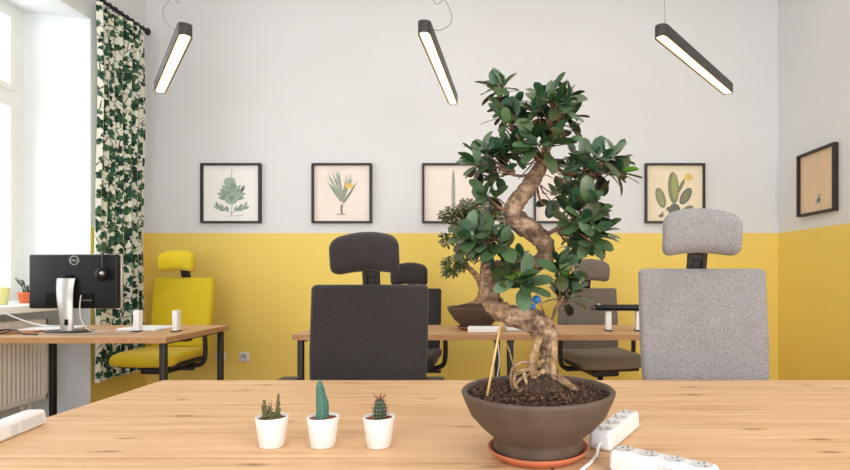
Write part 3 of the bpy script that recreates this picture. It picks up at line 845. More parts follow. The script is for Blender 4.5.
# branches: list of (points, r0, r1); clumps: centre px, rx, ry, depth offset, depth radius, tips, leaf length, anchor
br = MB()
def branch(ps, r0, r1):
    c_ = bez([W(*p) for p in ps], 6)
    br.tube(c_, [(r0 + (r1 - r0) * i / (len(c_) - 1)) * k_ for i in range(len(c_))], n=8, wob=.06)
branch([(543, 163, 0), (528, 150, -.02), (515, 132, -.02), (506, 112, -.01), (501, 92, -.01), (499, 80, -.01)], 5, 1.3)
branch([(540, 172, 0), (522, 176, -.02), (505, 172, -.03), (490, 162, -.03)], 4, 1.5)
branch([(547, 160, 0), (563, 172, -.01), (580, 172, -.01), (600, 164, -.01), (615, 165, -.01)], 5, 1.5)
branch([(548, 145, 0), (560, 120, -.01), (566, 98, 0), (570, 85, 0)], 3.5, 1.3)
branch([(545, 236, 0), (558, 228, -.03), (574, 222, -.05), (592, 224, -.05)], 5, 1.5)
branch([(514, 212, 0), (504, 210, -.02), (496, 206, -.03)], 3, 1.3)
branch([(516, 222, 0), (506, 232, -.02), (494, 240, -.04), (482, 240, -.05)], 3.5, 1.3)
branch([(494, 270, .02), (500, 272, -.02), (510, 280, -.06), (518, 284, -.07)], 3, 1.3)
branch([(552, 322, 0), (556, 308, -.02), (564, 296, -.03), (572, 280, -.03), (572, 268, -.03)], 3.5, 1.3)
branch([(546, 318, -.01), (542, 308, -.03), (540, 298, -.04)], 2, 1)
branch([(536, 180, 0), (540, 200, .03), (548, 206, .03)], 3, 1.2)
# twig thicket under the crown
rb_ = random.Random(21)
for k in range(14):
    a0 = (rb_.uniform(530, 545), rb_.uniform(158, 172), rb_.uniform(-.03, .02)); b0 = (rb_.uniform(500, 590), rb_.uniform(150, 182), rb_.uniform(-.05, .05))
    mid = ((a0[0] + b0[0]) / 2, (a0[1] + b0[1]) / 2 + rb_.uniform(-6, 8), (a0[2] + b0[2]) / 2)
    branch([a0, mid, b0], rb_.uniform(1.2, 2.2), .8)

clumps = [
    ((500, 88), 7, 6, -.01, .02, 4, 1.05, (501, 98)), ((503, 106), 5, 7, -.01, .02, 3, .75, (506, 114)), ((511, 118), 15, 8, -.02, .03, 6, 1.0, (514, 134)),
    ((560, 98), 18, 6, 0, .04, 8, 1.0, (558, 112)), ((555, 112), 21, 15, 0, .05, 13, 1.0, (550, 138)), ((566, 130), 8, 10, .0, .03, 4, .8, (560, 125)),
    ((541, 143), 12, 6, -.06, .03, 5, 1.3, (545, 158)), ((488, 160), 17, 11, -.03, .04, 9, 1.05, (515, 172)), ((514, 146), 10, 9, -.02, .03, 5, .9, (522, 160)),
    ((496, 172), 10, 6, -.03, .02, 4, .85, (515, 174)), ((604, 165), 22, 13, -.01, .05, 11, 1.15, (578, 174)), ((578, 170), 14, 9, -.02, .04, 6, 1.0, (562, 174)),
    ((580, 213), 19, 11, -.05, .04, 9, 1.15, (555, 232)), ((592, 232), 15, 12, -.05, .04, 7, 1.1, (572, 226)), ((570, 240), 8, 7, -.02, .03, 3, .9, (556, 230)),
    ((490, 200), 10, 6, -.03, .02, 3, 1.1, (508, 212)), ((481, 235), 16, 8, -.05, .03, 6, 1.1, (500, 238)), ((494, 248), 14, 9, -.05, .03, 7, 1.1, (505, 234)),
    ((512, 266), 9, 7, -.05, .02, 3, 1.15, (500, 262)), ((521, 281), 9, 6, -.08, .02, 4, 1.3, (508, 276)),
    ((565, 270), 10, 8, -.04, .03, 5, 1.05, (560, 300)), ((568, 294), 10, 9, -.04, .03, 5, 1.05, (562, 304)), ((572, 190), 12, 8, .03, .03, 5, .85, (555, 176)), ((552, 196), 6, 6, .05, .02, 2, .8, (540, 185)),
]
fo = MB(); rl = random.Random(77)
for (cx, cy), rx, ry, dd, rd_, nt, ls, (ax, ay) in clumps:
    anc = W(ax, ay, dd * .6)
    ctr = W(cx, cy, dd)
    nt = max(2, round(nt * .86))
    for t in range(nt):
        a = 2 * PI * (t + rl.random() * .6) / nt; q = rl.uniform(.35, 1) ** .6
        tip = W(cx + rx * q * math.cos(a), cy - ry * q * math.sin(a), dd + rl.uniform(-rd_, rd_))
        axis = ((tip - ctr).normalized() * 0.8 + (tip - anc).normalized() * .45 + Vector((0, -0.25, 0.55))).normalized()
        mid = (anc + tip) / 2 + Vector((rl.uniform(-.006, .006), rl.uniform(-.006, .006), rl.uniform(-.006, .004)))
        br.tube(bez([anc, mid, tip], 4), [0.0016] * 5 + [0.0012] * 4, n=6)
        nl = rl.randint(4, 7); ph = rl.uniform(0, 6.28)
        e1 = axis.cross(Vector((0.3, 1, 0.2))).normalized(); e2 = axis.cross(e1)
        for k in range(nl):
            az = ph + k * 2.4; fr_ = k / nl
            elev = 0.35 + 1.15 * fr_ + rl.uniform(-.2, .2)
            dirv = axis * math.cos(elev) + (e1 * math.cos(az) + e2 * math.sin(az)) * math.sin(elev)
            dirv = (dirv + Vector((0, 0, -0.16 * fr_))).normalized()
            L = rl.uniform(.036, .049) * ls * (0.72 if k == 0 else 1)
            upv = (axis * .8 + Vector((0, -.25, 1.0)) + Vector((rl.uniform(-.4, .4), rl.uniform(-.4, .4), 0)))
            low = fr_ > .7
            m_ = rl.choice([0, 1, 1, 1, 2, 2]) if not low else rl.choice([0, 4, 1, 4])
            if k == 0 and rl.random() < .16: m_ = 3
            leaf(fo, tip - axis * (.012 * fr_ * ls), dirv, upv, L, L * rl.uniform(.235, .295), rl.uniform(.02, .25), m_, rl.uniform(.1, .28))
# inner leaves, crown shade put into their darker colour
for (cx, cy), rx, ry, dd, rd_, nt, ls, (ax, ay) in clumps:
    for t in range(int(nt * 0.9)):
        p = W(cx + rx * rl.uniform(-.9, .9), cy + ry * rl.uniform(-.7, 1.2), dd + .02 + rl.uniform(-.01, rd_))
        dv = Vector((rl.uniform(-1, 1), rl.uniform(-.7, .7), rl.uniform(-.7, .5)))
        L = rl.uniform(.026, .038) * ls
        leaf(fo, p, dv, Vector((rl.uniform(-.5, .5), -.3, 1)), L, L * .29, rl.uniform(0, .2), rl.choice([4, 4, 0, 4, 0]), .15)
fo.build('foliage', [M['leaf1'], M['leaf2'], M['leaf3'], M['leaf4'], M['leaf5']], bonsai, merge=False)
br.build('branches', M['bark2'], bonsai, merge=False)

# ---- second bonsai on the back desk
b2 = P(476, 272, 3.62); O2 = Vector((b2.x, 3.60, 0.7405))
s2 = MB().lathe([(0, 0), (.10, 0), (.118, .012), (.122, .022), (.115, .022), (.108, .012), (0, .012)], 40).build('saucer', M['redsaucer']); s2.location = O2
tag(s2, 'dark red terracotta saucer under the small bonsai on the back desk', 'saucer')
bon2 = thing('potted_bonsai', 'smaller fine-leaved bonsai in a dark brown bowl on the back desk', 'plant', O2 + Vector((0, 0, .0125)))
O2 = O2 + Vector((0, 0, .0125))
MB().lathe([(0, 0), (.10, 0), (.105, .02), (.14, .05), (.172, .095), (.188, .128), (.19, .136), (.182, .137), (.176, .13), (.13, .09), (0, .085)], 48).build('bowl', M['clay_dark'], bon2)
s_ = MB(); 
s_.lathe([(.179, .125), (.13, .14), (.07, .155), (0, .162)], 32)
for k in range(300):
    a = rs.uniform(0, 2 * PI); rr = .17 * math.sqrt(rs.random()); crumb(s_, Vector((rr * math.cos(a), rr * math.sin(a), .162 - .037 * rr / .17)), rs.uniform(.004, .009), 0 if rs.random() < .6 else 1)
s_.build('soil', [M['soil'], M['crumb']], bon2, merge=False)
def W2(x, y, dd=0.0): return P(x, y, 3.6 + dd) - O2
t2 = MB()
def tk(ps, r0, r1):
    c_ = bez([W2(*p) for p in ps], 6); t2.tube(c_, [r0 + (r1 - r0) * i / (len(c_) - 1) for i in range(len(c_))], n=12, wob=.06)
tk([(470, 307, 0), (478, 303, 0), (482, 294, 0), (481, 284, 0), (475, 274, 0), (467, 266, 0), (461, 258, 0)], .034, .012)
tk([(481, 286, 0), (484, 268, .03), (482, 250, .04), (478, 232, .04), (474, 218, .03)], .026, .012)
tk([(488, 307, 0), (484, 302, 0), (482, 292, 0)], .03, .02)
tk([(478, 230, .03), (466, 222, .0), (455, 214, 0)], .01, .005)
tk([(478, 230, .03), (490, 220, .0), (498, 214, 0)], .01, .005)
t2.build('trunk', M['root'], bon2, merge=False)
f2 = MB(); rf = random.Random(9)
for (cx, cy, rx, ry, n_, kind) in ((458, 216, 17, 9, 190, 0), (480, 208, 22, 9, 220, 0), (495, 220, 14, 10, 130, 0), (470, 226, 18, 6, 110, 0), (455, 262, 11, 7, 150, 1), (450, 270, 6, 5, 50, 1), (466, 255, 8, 5, 60, 1), (449, 240, 7, 5, 50, 0)):
    for t in range(int(n_ * 2.0)):
        a = rf.uniform(0, 2 * PI); q = math.sqrt(rf.random())
        p = W2(cx + rx * q * math.cos(a), cy + ry * q * math.sin(a), rf.uniform(-.12, .12))
        dv = Vector((math.cos(a) * .7 + rf.uniform(-.6, .6), rf.uniform(-.8, .4), rf.uniform(-.6, .7) - (0.5 if kind else 0)))
        L = rf.uniform(.028, .046)
        m_ = rf.choice([0, 0, 1, 0, 2] if kind == 0 else [2, 2, 0, 2])
        leaf(f2, p, dv, Vector((rf.uniform(-.5, .5), -.4, 1)), L, L * (.27 if kind == 0 else .16), .15, m_, .1, n=4)
f2.build('foliage', [M['fine1'], M['fine2'], M['fine3']], bon2, merge=False)

# ------------------------------------------------------------------ three little cacti
def cpot(label, px, py, kind):
    base = P(px, py, 1.184)
    r = thing('potted_cactus', label, 'cactus', (base.x, 1.184, 0.7405), 0, 'small cacti in white pots')
    p_ = MB().lathe([(0, 0), (.0235, 0), (.0255, .0015), (.0335, .061), (.034, .0635), (.0325, .0645), (.031, .063), (.0305, .057), (0, .057)], 40)
    p_.build('pot', M['ceramic'], r)
    so = MB().lathe([(.0305, .0585), (.018, .0600), (0, .061)], 24)
    for k in range(90):
        a = rs.uniform(0, 6.28); rr = .027 * math.sqrt(rs.random()); crumb(so, Vector((rr * math.cos(a), rr * math.sin(a), .0600)), .0012, 0)
    so.build('soil', M['redsoil'], r, merge=False)
    rk = random.Random(px)
    if kind == 0:
        m_ = MB()
        for (x, y, z, r0, x0) in ((-.0175, 0, .097, .0042, -.006), (-.009, .004, .085, .0035, -.003), (-.001, -.006, .086, .0032, 0), (.0135, .002, .112, .0046, .006), (.019, -.003, .083, .003, .01), (-.02, -.004, .09, .003, -.012)):
            c_ = bez([(x0, y * .4, .052), ((x0 + x) / 2, y * .7, .066), (x, y, z)], 6)
            m_.tube(c_, [r0 * (1.25 - .85 * (i / (len(c_) - 1)) ** 2) * (1 + .14 * (i % 2)) for i in range(len(c_))], n=8)
        for k in range(110):
            a = rk.uniform(0, 6.28); rr = .02 * math.sqrt(rk.random())
            crumb(m_, Vector((rr * math.cos(a), rr * math.sin(a), .0605 + .009 * (1 - rr / .02) + rk.uniform(0, .004))), rk.uniform(.0022, .0036), 0)
        for k in range(60):
            z = rk.uniform(.066, .1); sx = rk.choice([(-.0145, .0), (.011, .002), (-.002, -.003)])
            crumb(m_, Vector((sx[0] + (z - .08) * sx[0] * 12 + rk.uniform(-.004, .004), sx[1] + rk.uniform(-.004, .004), z)), .0016, 0)
        m_.build('stem_cluster', M['cactus_olive'], r, merge=False)
    elif kind == 1:
        m_ = MB(); nz_, na = 16, 20; vs, fs = [], []
        for i in range(nz_ + 1):
            t = i / nz_; base_r = .0125 * (1 - .12 * (1 - t)) * (1 - t ** 3.2) ** .6 * (1 + .06 * math.sin(t * 17)) * (1.0 - .28 * t) + .0002
            for k in range(na):
                a = 2 * PI * k / na
                rr = base_r * (0.82 + .30 * max(0, math.cos(a * 5 / 1.0 + .4)) )
                vs.append((1.22 * rr * math.cos(a) - .004 + .003 * math.sin(t * 5), 1.22 * rr * math.sin(a), .05 + .094 * t))
        for i in range(nz_):
            for k in range(na): fs.append((i * na + k, i * na + (k + 1) % na, (i + 1) * na + (k + 1) % na, (i + 1) * na + k))
        m_.add(vs, fs, 0, True); m_.build('stem', M['cactus_blue'], r, merge=False)
        sp = MB()
        for i in range(2, nz_ - 1, 2):
            for k in (1, 5, 9, 13, 16, 18):
                v = Vector(vs[i * na + (k * 4) % na]); crumb(sp, v, .0008, 0)
        sp.build('areoles', M['areole'], r, merge=False)
    else:
        m_ = MB(); nz_, na = 14, 40; vs, fs = [], []
        for i in range(nz_ + 1):
            t = i / nz_; b_ = .0125 * (0.86 + .14 * math.sin(PI * min(1, t * 1.2))) * (1 - t ** 6) ** .5 + .0003
            for k in range(na):
                a = 2 * PI * k / na; rr = b_ * (1 + .13 * math.cos(a * 10))
                vs.append((rr * math.cos(a) + .002, rr * math.sin(a), .05 + .053 * t))
        for i in range(nz_):
            for k in range(na): fs.append((i * na + k, i * na + (k + 1) % na, (i + 1) * na + (k + 1) % na, (i + 1) * na + k))
        m_.add(vs, fs, 0, True); m_.build('stem', M['cactus_dark'], r, merge=False)
        ar, sp = MB(), MB()
        for rib in range(10):
            for i in range(2, nz_, 2):
                v = Vector(vs[i * na + rib * 4]); out = Vector((v.x, v.y, 0)).normalized()
                crumb(ar, v, .0013, 0)
                for q in range(3):
                    d_ = (out + Vector((rk.uniform(-.6, .6), rk.uniform(-.6, .6), rk.uniform(-.2, .9)))).normalized()
                    sp.tube([v, v + d_ * rk.uniform(.004, .007)], [.0004, .0002], n=4)
        for q in range(26):
            a = rk.uniform(0, 6.28); v = Vector((.006 * math.cos(a) + .002, .006 * math.sin(a), .102))
            d_ = Vector((math.cos(a) * .7, math.sin(a) * .7, rk.uniform(.5, 1.2))).normalized()
            sp.tube([v, v + d_ * rk.uniform(.008, .016)], [.0006, .0003], n=4)
        ar.build('areoles', M['areole'], r, merge=False); sp.build('spines', M['spine'], r, merge=False)
cpot('white pot with a low clump of olive finger-like succulent stems', 272, 446, 0)
cpot('white pot with a tall blue-green columnar cactus', 323, 446, 1)
cpot('white pot with a short ribbed cactus and reddish spines', 379, 446, 2)

# ------------------------------------------------------------------ power strips
def strip(label, c, ang, L, z=0.7405, wd=0.052, ht=0.040, n=4, marks=None, cord=None, sock=True):
    r = thing('power_strip', label, 'power strip', (c[0], c[1], z), ang, 'white power strips on the desks')
    def fn(p):
        x, y, zz = p
        y *= 1 - .12 * (zz / ht + .5)
        return (x, y, zz)
    MB().rbox((0, 0, ht / 2), (L, wd, ht), 0.009, fn=fn, n=4).build('casing', M['white'], r)
    for k in range(n if sock else 0):
        x = -L / 2 + L * (k + .5) / n
        so = MB().lathe([(0, .0003), (.0155, .0003), (.0175, .0010), (.0185, .0005), (.0185, -.002), (0, -.002)], 24, (x, 0, ht)).build('socket', M['offwhite'], r)
        ho = MB()
        for sx in (-1, 1): ho.lathe([(0, .0007), (.002, .0007), (.002, 0), (0, 0)], 10, (x + sx * .0068, -.004 * sx, ht))
        ho.build('contact_hole', M['hole'], so)
        MB().lathe([(0, .0035), (.0018, .003), (.0022, 0), (0, 0)], 10, (x + .001, .009, ht)).build('earth_pin', M['pin'], so)
    if marks:
        g = MB(); rm = random.Random(int(L * 1000))
        for (x0, x1, rows) in marks:
            for q in range(rows):
                zz = ht * .70 - q * .0042
                xa = x0
                while xa < x1:
                    xb = min(x1, xa + rm.uniform(.004, .012))
                    yy = -(wd / 2) * (1 - .12 * (zz / ht)) - .0004
                    g.add([(xa, yy, zz), (xb, yy, zz), (xb, yy, zz + .0016), (xa, yy, zz + .0016)], [(0, 1, 2, 3)], 0, False)
                    xa = xb + .002
        g.build('printed_text', M['grey_print'], r)
    if cord:
        MB().tube(bez([Vector(q) for q in cord], 8), 0.0036, n=8).build('power_cord', M['white'], r)
    return r
strip('white power strip pointing away beside the bonsai bowl, four sockets on top', (.262, 1.245), math.radians(60), .215,
      cord=[(math.cos(-math.radians(60)) * (x - .262) - math.sin(-math.radians(60)) * (y - 1.245), math.sin(-math.radians(60)) * (x - .262) + math.cos(-math.radians(60)) * (y - 1.245), z) for x, y, z in ((.212, 1.158, .016), (.203, 1.138, .013), (.196, 1.115, .0045), (.188, 1.095, .0045), (.177, 1.07, .0045), (.162, 1.045, .0045), (.147, 1.02, .0045))])
strip('white power strip in the front right foreground, running off the bottom edge', (.294, .997), math.radians(-37), .19, marks=[(.0, .03, 6), (.036, .066, 5)])
strip('white power strip at the left edge of the front desk', (-1.119, 1.212), math.radians(99), .29, marks=[(.02, .045, 6), (.055, .13, 5)], sock=False, wd=.05, ht=.038)
a_ = P(484, 330, 3.42); strip('white power strip lying before the small bonsai on the back desk', (a_.x, 3.40), 0.0, .2, ht=.04)
b_ = P(522, 330, 3.5); strip('white power strip behind the bonsai stake on the back desk', (b_.x - .005, 3.50), -.08, .19, ht=.045,
      cord=[(-.095, 0, .02), (-.115, -.02, .03), (-.125, -.10, .03), (-.128, -.225, .012), (-.128, -.24, -.05), (-.12, -.235, -.16), (-.135, -.23, -.26)])

# ------------------------------------------------------------------ white posts and the black bar
def post(label, px, d, wd=0.036, ht=0.128):
    p = P(px, 272, d)
    r = thing('desk_post', label, 'post', (p.x, d, 0.7405), 0, 'white upright posts on the desks')
    MB().rbox((0, 0, .006 + ht / 2), (wd, .045, ht), .005, q=2, n=2).build('upright', M['white'], r)
    MB().rbox((0, 0, .0035), (wd * 1.15, .075, .007), .003, q=1, n=1).build('foot', M['dark_plastic'], r)
    return r
post('white upright post by the curtain, left of the pair on the window desk', 138, 3.46)
post('white upright post right of the pair on the window desk', 176.5, 3.46, wd=.032)
post('white upright post under the left end of the black bar', 608.3, 3.50, wd=.035, ht=.122)
post('white upright post half hidden by the grey chair, under the black bar', 638.3, 3.50, wd=.035, ht=.122)
bp = P(592, 272, 3.5)
bar_ = thing('black_bar', 'slim black bar resting on two white posts on the back desk', 'bar', (bp.x, 3.5, .7405 + .1285))
MB().rbox((.235, 0, .021), (.45, .06, .036), .014, n=4).build('beam', M['screenblack'], bar_)
MB().rbox((.235, -.012, .0025), (.40, .05, .004), .0015, q=1, n=2).build('under_strip', M['clay'], bar_)
MB().rbox((.02, 0, .018), (.055, .055, .03), .014, n=3).build('end_cap', M['clay_dark'], bar_)
MB().lathe([(0, .012), (.009, .010), (.012, 0), (0, 0)], 14, (.04, -.02, .036)).build('knob', M['silver'], bar_)

# ------------------------------------------------------------------ monitor on the window desk
mp = P(76.5, 272, 3.47)
mo = thing('computer_monitor', 'black computer monitor seen from behind on a silver stand', 'monitor', (mp.x, 3.47, .7405))
zc_ = 1.056 - .7405
MB().rbox((0, .012, zc_), (.565, .018, .345), .004, q=1, n=2).build('bezel', M['silver'], mo)
def backfn2(p):
    x, y, z = p
    return (x, y, z)
MB().rbox((0, -.012, zc_), (.556, .034, .338), .01, n=4).build('back_casing', M['screenblack'], mo)
MB().box(-.268, .268, .0212, .0222, zc_ - .155, zc_ + .155).build('screen', M['hole'], mo)
MB().rbox((-.02, -.031, zc_ - .118), (.30, .006, .09), .003, n=2).build('connector_bay', M['hole'], mo)
nk = MB(); cs = []
# stand neck: a wide curved strap, leaning
cp = bez([(-.004, -.07, .012), (-.008, -.07, .09), (-.022, -.064, .19), (-.034, -.05, .27), (-.034, -.04, .335)], 6)
vs, fs = [], []
for p in cp:
    t = p.z / .335; hw = .038 + .02 * t
    for (sx, sy) in ((-1, 0), (-.9, -.35), (-.5, -.75), (0, -.9), (.5, -.75), (.9, -.35), (1, 0), (.9, .4), (-.9, .4)):
        vs.append((p.x + sx * hw, p.y + sy * .022, p.z))
m_ = 9
for i in range(len(cp) - 1):
    for k in range(m_): fs.append((i * m_ + k, i * m_ + (k + 1) % m_, (i + 1) * m_ + (k + 1) % m_, (i + 1) * m_ + k))
fs.append(tuple(range(m_))[::-1]); fs.append(tuple((len(cp) - 1) * m_ + k for k in range(m_)))
nk.add(vs, fs, 0, True)
nko = nk.build('stand_neck', M['silver'], mo, edge=math.radians(50))
MB().rbox((.006, -.0905, .065), (.02, .006, .036), .002, q=1, n=1).build('cable_slot', M['hole'], nko)
MB().rbox((-.02, -.03, zc_ + .015), (.05, .03, .05), .006, n=2).build('mount', M['hole'], mo)
bs = MB(); bs.lathe([(0, 0), (.99, 0), (1.0, .3), (.98, .8), (.9, 1.0), (0, 1.0)], 40)
bs.v = [(x * .15 - .02, y * .085 - .03, z * .011) for x, y, z in bs.v]
bs.build('stand_base', M['dark_plastic'], mo)
lg = MB(); rr = .028
lx_, lz_ = .008, zc_ + .132
lg.tube([(lx_ + rr * math.cos(2 * PI * k / 32), -.0295, lz_ + rr * .95 * math.sin(2 * PI * k / 32)) for k in range(33)], .0026, n=6, cap=False)
lg.build('logo_ring', M['silver'], mo)
def text(name, body, size, loc, parent, mat, rx=PI / 2, rz=0.0):
    cu = bpy.data.curves.new(name, 'FONT'); cu.body = body; cu.size = size; cu.align_x = 'CENTER'; cu.align_y = 'CENTER'; cu.extrude = .0004
    o = bpy.data.objects.new(name, cu); C.objects.link(o)
    bpy.context.view_layer.update()
    me = bpy.data.meshes.new_from_object(o.evaluated_get(bpy.context.evaluated_depsgraph_get()))
    bpy.data.objects.remove(o)
    o2 = bpy.data.objects.new(name, me); C.objects.link(o2); me.materials.clear(); me.materials.append(mat)
    o2.parent = parent; o2.location = loc; o2.rotation_euler = (rx, 0, rz)
    return o2
text('logo_lettering', 'DELL', .021, (lx_, -.0298, lz_), mo, M['silver'])
pl = MB()
for k in range(5): pl.rbox((.065 + k * .0125, -.0345, zc_ - .118), (.008, .002, .006), .0008, q=1, n=1)
pl.build('port', M['cordgrey'], mo)
MB().tube(bez([(.06, -.04, zc_ - .085), (.06, -.05, zc_ - .14), (.07, -.06, zc_ - .21), (.09, -.06, .05), (.13, -.05, .0085), (.2, -.02, .0045)], 8), .0032, n=8).build('cable', M['offwhite'], mo)
# headset over the top edge
hp = Vector((mp.x + .195, 3.47, 0)); zt = 1.056 + .169
hs = thing('headset', 'black headset hooked over the monitor top edge', 'headset', (hp.x, 3.44, zt))
MB().tube(bez([(0.0, .064, -.08), (.0, .064, -.004), (0, .05, .013), (0, .01, .014), (0, -.012, .004), (.002, -.016, -.05), (.005, -.017, -.10)], 6), .005, n=8).build('headband', M['dark_plastic'], hs)
ec = MB().lathe([(0, -.014), (.03, -.012), (.036, 0), (.03, .012), (0, .014)], 22)
ec.v = [(x * 1.0, z, y * 1.15) for x, y, z in ec.v]
e1 = ec.build('ear_cup', M['screenblack'], hs); e1.location = (.008, -.035, -.125); e1.rotation_euler = (0, 0, .3)
e3 = MB().lathe([(0, -.001), (.012, -.001), (.012, .001), (0, .001)], 14); e3.v = [(x, z, y) for x, y, z in e3.v]
e3 = e3.build('silver_disc', M['silver'], e1); e3.location = (.008, -.0145, .008)
ec2 = ec.build('ear_cup', M['screenblack'], hs); ec2.location = (0, .085, -.11)

# papers, notebook and cables on the window desk
def flat(name, label, cat, cx, cy, w_, h_, t, rz, mat, group=None, z=.7405):
    o = MB().rbox((0, 0, t / 2), (w_, h_, t), t * .3, q=1, n=2).build(name, mat)
    o.location = (cx, cy, z); o.rotation_euler = (0, 0, rz)
    return tag(o, label, cat, group)
flat('paper_stack', 'white paper stack left of the monitor stand', 'papers', -2.93, 3.62, .3, .21, .012, .2, M['sheet'])
flat('paper_sheet', 'white paper sheet lying behind the right half of the monitor stand', 'papers', -2.36, 3.72, .30, .21, .004, -.1, M['sheet'])
flat('notebook', 'brown covered notebook beside the foot of the monitor stand', 'notebook', -2.95, 3.38, .19, .13, .010, .3, M['kraft'])
kb = thing('keyboard', 'pale keyboard between the monitor and the white posts', 'keyboard', (-2.30, 3.52, .7405), -.05)
MB().rbox((0, 0, .006), (.26, .10, .012), .004, n=2).build('keyboard_base', M['offwhite'], kb)
ky = MB()
for i in range(13):
    for j in range(5): ky.rbox((-.118 + i * .0196, -.038 + j * .019, .0135), (.016, .015, .004), .0015, q=1, n=1)
ky.build('keys', M['sheet'], kb)
def cord(name, label, pts, r, mat):
    o = MB().tube(bez([Vector(p) for p in pts], 8), r, n=8).build(name, mat); return tag(o, label, 'cable')
z_ = .7405 + .0045
cord('black_cable', 'black tangled cable at the left end of the window desk', [(-3.08, 3.30, z_), (-3.0, 3.36, z_ + .02), (-2.92, 3.25, z_ + .012), (-2.98, 3.19, z_), (-3.06, 3.24, z_ + .014), (-2.95, 3.32, z_ + .022), (-2.84, 3.28, z_), (-2.74, 3.26, z_)], .0045, M['dark_plastic'])
cord('grey_cable', 'dark grey cable curving in front of the monitor stand', [(-2.80, 3.27, z_), (-2.72, 3.29, z_), (-2.64, 3.26, z_), (-2.55, 3.24, z_), (-2.46, 3.26, z_), (-2.38, 3.31, z_), (-2.2, 3.33, z_)], .0032, M['cordgrey'])
cord('white_cable', 'white cable sloping from the sill to the window desk', [(-3.16, 3.50, .862), (-3.12, 3.50, .84), (-3.05, 3.56, .79), (-2.98, 3.60, .765), (-2.92, 3.64, .757)], .005, M['white'])

# ------------------------------------------------------------------ pots on the window sill
zs = 0.8935
yp = thing('flowerpot', 'pale yellow flowerpot on the window sill at the frame edge', 'pot', (-3.405, 3.74, zs))
MB().lathe([(0, 0), (.04, 0), (.044, .004), (.053, .10), (.056, .102), (.056, .118), (.051, .118), (.049, .1), (0, .09)], 32).build('pot', M['yellowpot'], yp)
MB().lathe([(.0495, .1), (0, .104)], 24).build('soil', M['soil'], yp)
op = thing('potted_succulent', 'orange pot with a thin dark-stemmed succulent on the sill', 'plant', (-3.37, 3.91, zs))
MB().lathe([(0, 0), (.034, 0), (.036, .003), (.044, .062), (.047, .064), (.047, .078), (.043, .078), (.041, .06), (0, .055)], 32).build('pot', M['orangepot'], op)
MB().lathe([(.0415, .062), (0, .066)], 24).build('soil', M['soil'], op)
sm = MB(); rp = random.Random(6)
for k in range(7):
    a = rp.uniform(0, 6.28); h_ = rp.uniform(.04, .11); sp_ = rp.uniform(.01, .05)
    c_ = bez([(0.01 * math.cos(a), .01 * math.sin(a), .06), (sp_ * .5 * math.cos(a), sp_ * .5 * math.sin(a), .06 + h_ * .6), (sp_ * math.cos(a) - .012, sp_ * math.sin(a), .06 + h_)], 5)
    sm.tube(c_, .0022, n=6)
    for j in range(2, len(c_)):
        for q in range(2): leaf(sm, c_[j], Vector((rp.uniform(-1, 1), rp.uniform(-1, 1), rp.uniform(.1, .8))), Vector((0, 0, 1)), .018, .005, .1, 0, n=4)
sm.build('stems', M['cactus_dark'], op, merge=False)

# ------------------------------------------------------------------ wall sockets
def outlet(label, px, py, plug):
    p = P(px, py, YB)
    r = thing('wall_outlet', label, 'socket', (p.x, YB, p.z), 0, 'white wall sockets by the yellow chair')
    MB().rbox((0, -.0055, 0), (.085, .01, .085), .004, n=2).build('plate', M['white'], r)
    o = MB().lathe([(0, .002), (.022, .002), (.026, .006), (.03, .006), (.03, 0), (0, 0)], 28)
    o.v = [(x, -.0105 - z, y) for x, y, z in o.v]; s_ = o.build('socket_ring', M['offwhite'], r)
    h = MB()
    for sx in (-1, 1):
        t = MB().lathe([(0, .003), (.005, .003), (.005, 0), (0, 0)], 10); h.add([(x + sx * .0105, -.0105 - z, y) for x, y, z in t.v], t.f)
    h.build('contact_hole', M['hole'], s_)
    if plug:
        MB().rbox((0, -.03, -.005), (.04, .035, .04), .01, n=2).build('plug', M['white'], r)
        MB().tube(bez([(0, -.045, -.02), (.005, -.05, -.08), (.0, -.04, -.2), (-.02, -.02, -.34)], 6), .004, n=8).build('plug_cord', M['white'], r)
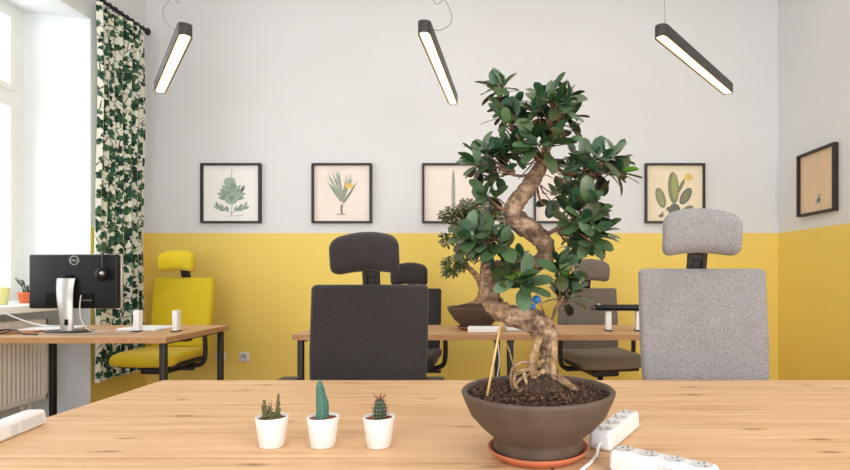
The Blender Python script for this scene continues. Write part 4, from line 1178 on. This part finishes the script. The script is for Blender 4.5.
outlet('white wall socket with plug half hidden by the desk leg', 221, 357, True)
outlet('open white wall socket on the yellow wall, right of the desk leg', 244.5, 357, False)

# ------------------------------------------------------------------ light
wd = bpy.data.worlds.new('World'); bpy.context.scene.world = wd; wd.use_nodes = True
bg = wd.node_tree.nodes['Background']; bg.inputs[0].default_value = (0.93, 0.97, 1.0, 1); bg.inputs[1].default_value = 1.2
def area(name, loc, rot, sx, sy, power, col):
    l = bpy.data.lights.new(name, 'AREA'); l.shape = 'RECTANGLE'; l.size = sx; l.size_y = sy; l.energy = power; l.color = col
    o = bpy.data.objects.new(name, l); C.objects.link(o); o.location = loc; o.rotation_euler = rot
    return o
area('daylight', (-4.1, 3.2, 2.0), (0, -PI / 2, 0), 2.3, 2.0, 60, (0.93, 0.97, 1.0))
area('ceiling_fill', (0.2, 1.8, ZC - .05), (0, 0, 0), 4.5, 4.0, 38, (1.0, 0.97, 0.93))  # added soft overhead fill, no fixture hangs here
def aim(o, t):
    o.rotation_euler = (Vector(t) - o.location).to_track_quat('-Z', 'Y').to_euler()
aim(area('side_fill', (2.2, -1.2, 1.7), (0, 0, 0), 2.0, 2.0, 125, (1.0, 0.985, 0.97)), (-3.0, 4.3, 1.0))  # added fill to brighten the left side, no window on this wall
area('rear_fill', (-1.6, -1.4, 1.5), (math.radians(88), 0, math.radians(8)), 2.6, 2.0, 60, (0.96, 0.98, 1.0))  # added soft fill from behind the camera, not a window

# ------------------------------------------------------------------ camera
cam = bpy.data.cameras.new('Camera'); co = bpy.data.objects.new('Camera', cam); C.objects.link(co)
co.location = (0, 0, CZ); co.rotation_euler = (PI / 2, 0, 0)
cam.sensor_width = 36; cam.lens = FP / 850 * 36; cam.shift_x = -(VX - 425) / 850; cam.shift_y = (VY - 235) / 850
cam.clip_start = 0.02
sc = bpy.context.scene
sc.camera = co
sc.view_settings.view_transform = 'Standard'
sc.view_settings.look = 'None'
sc.view_settings.exposure = -0.04
sc.cycles.use_denoising = True
sc.cycles.max_bounces = 8
sc.cycles.diffuse_bounces = 5
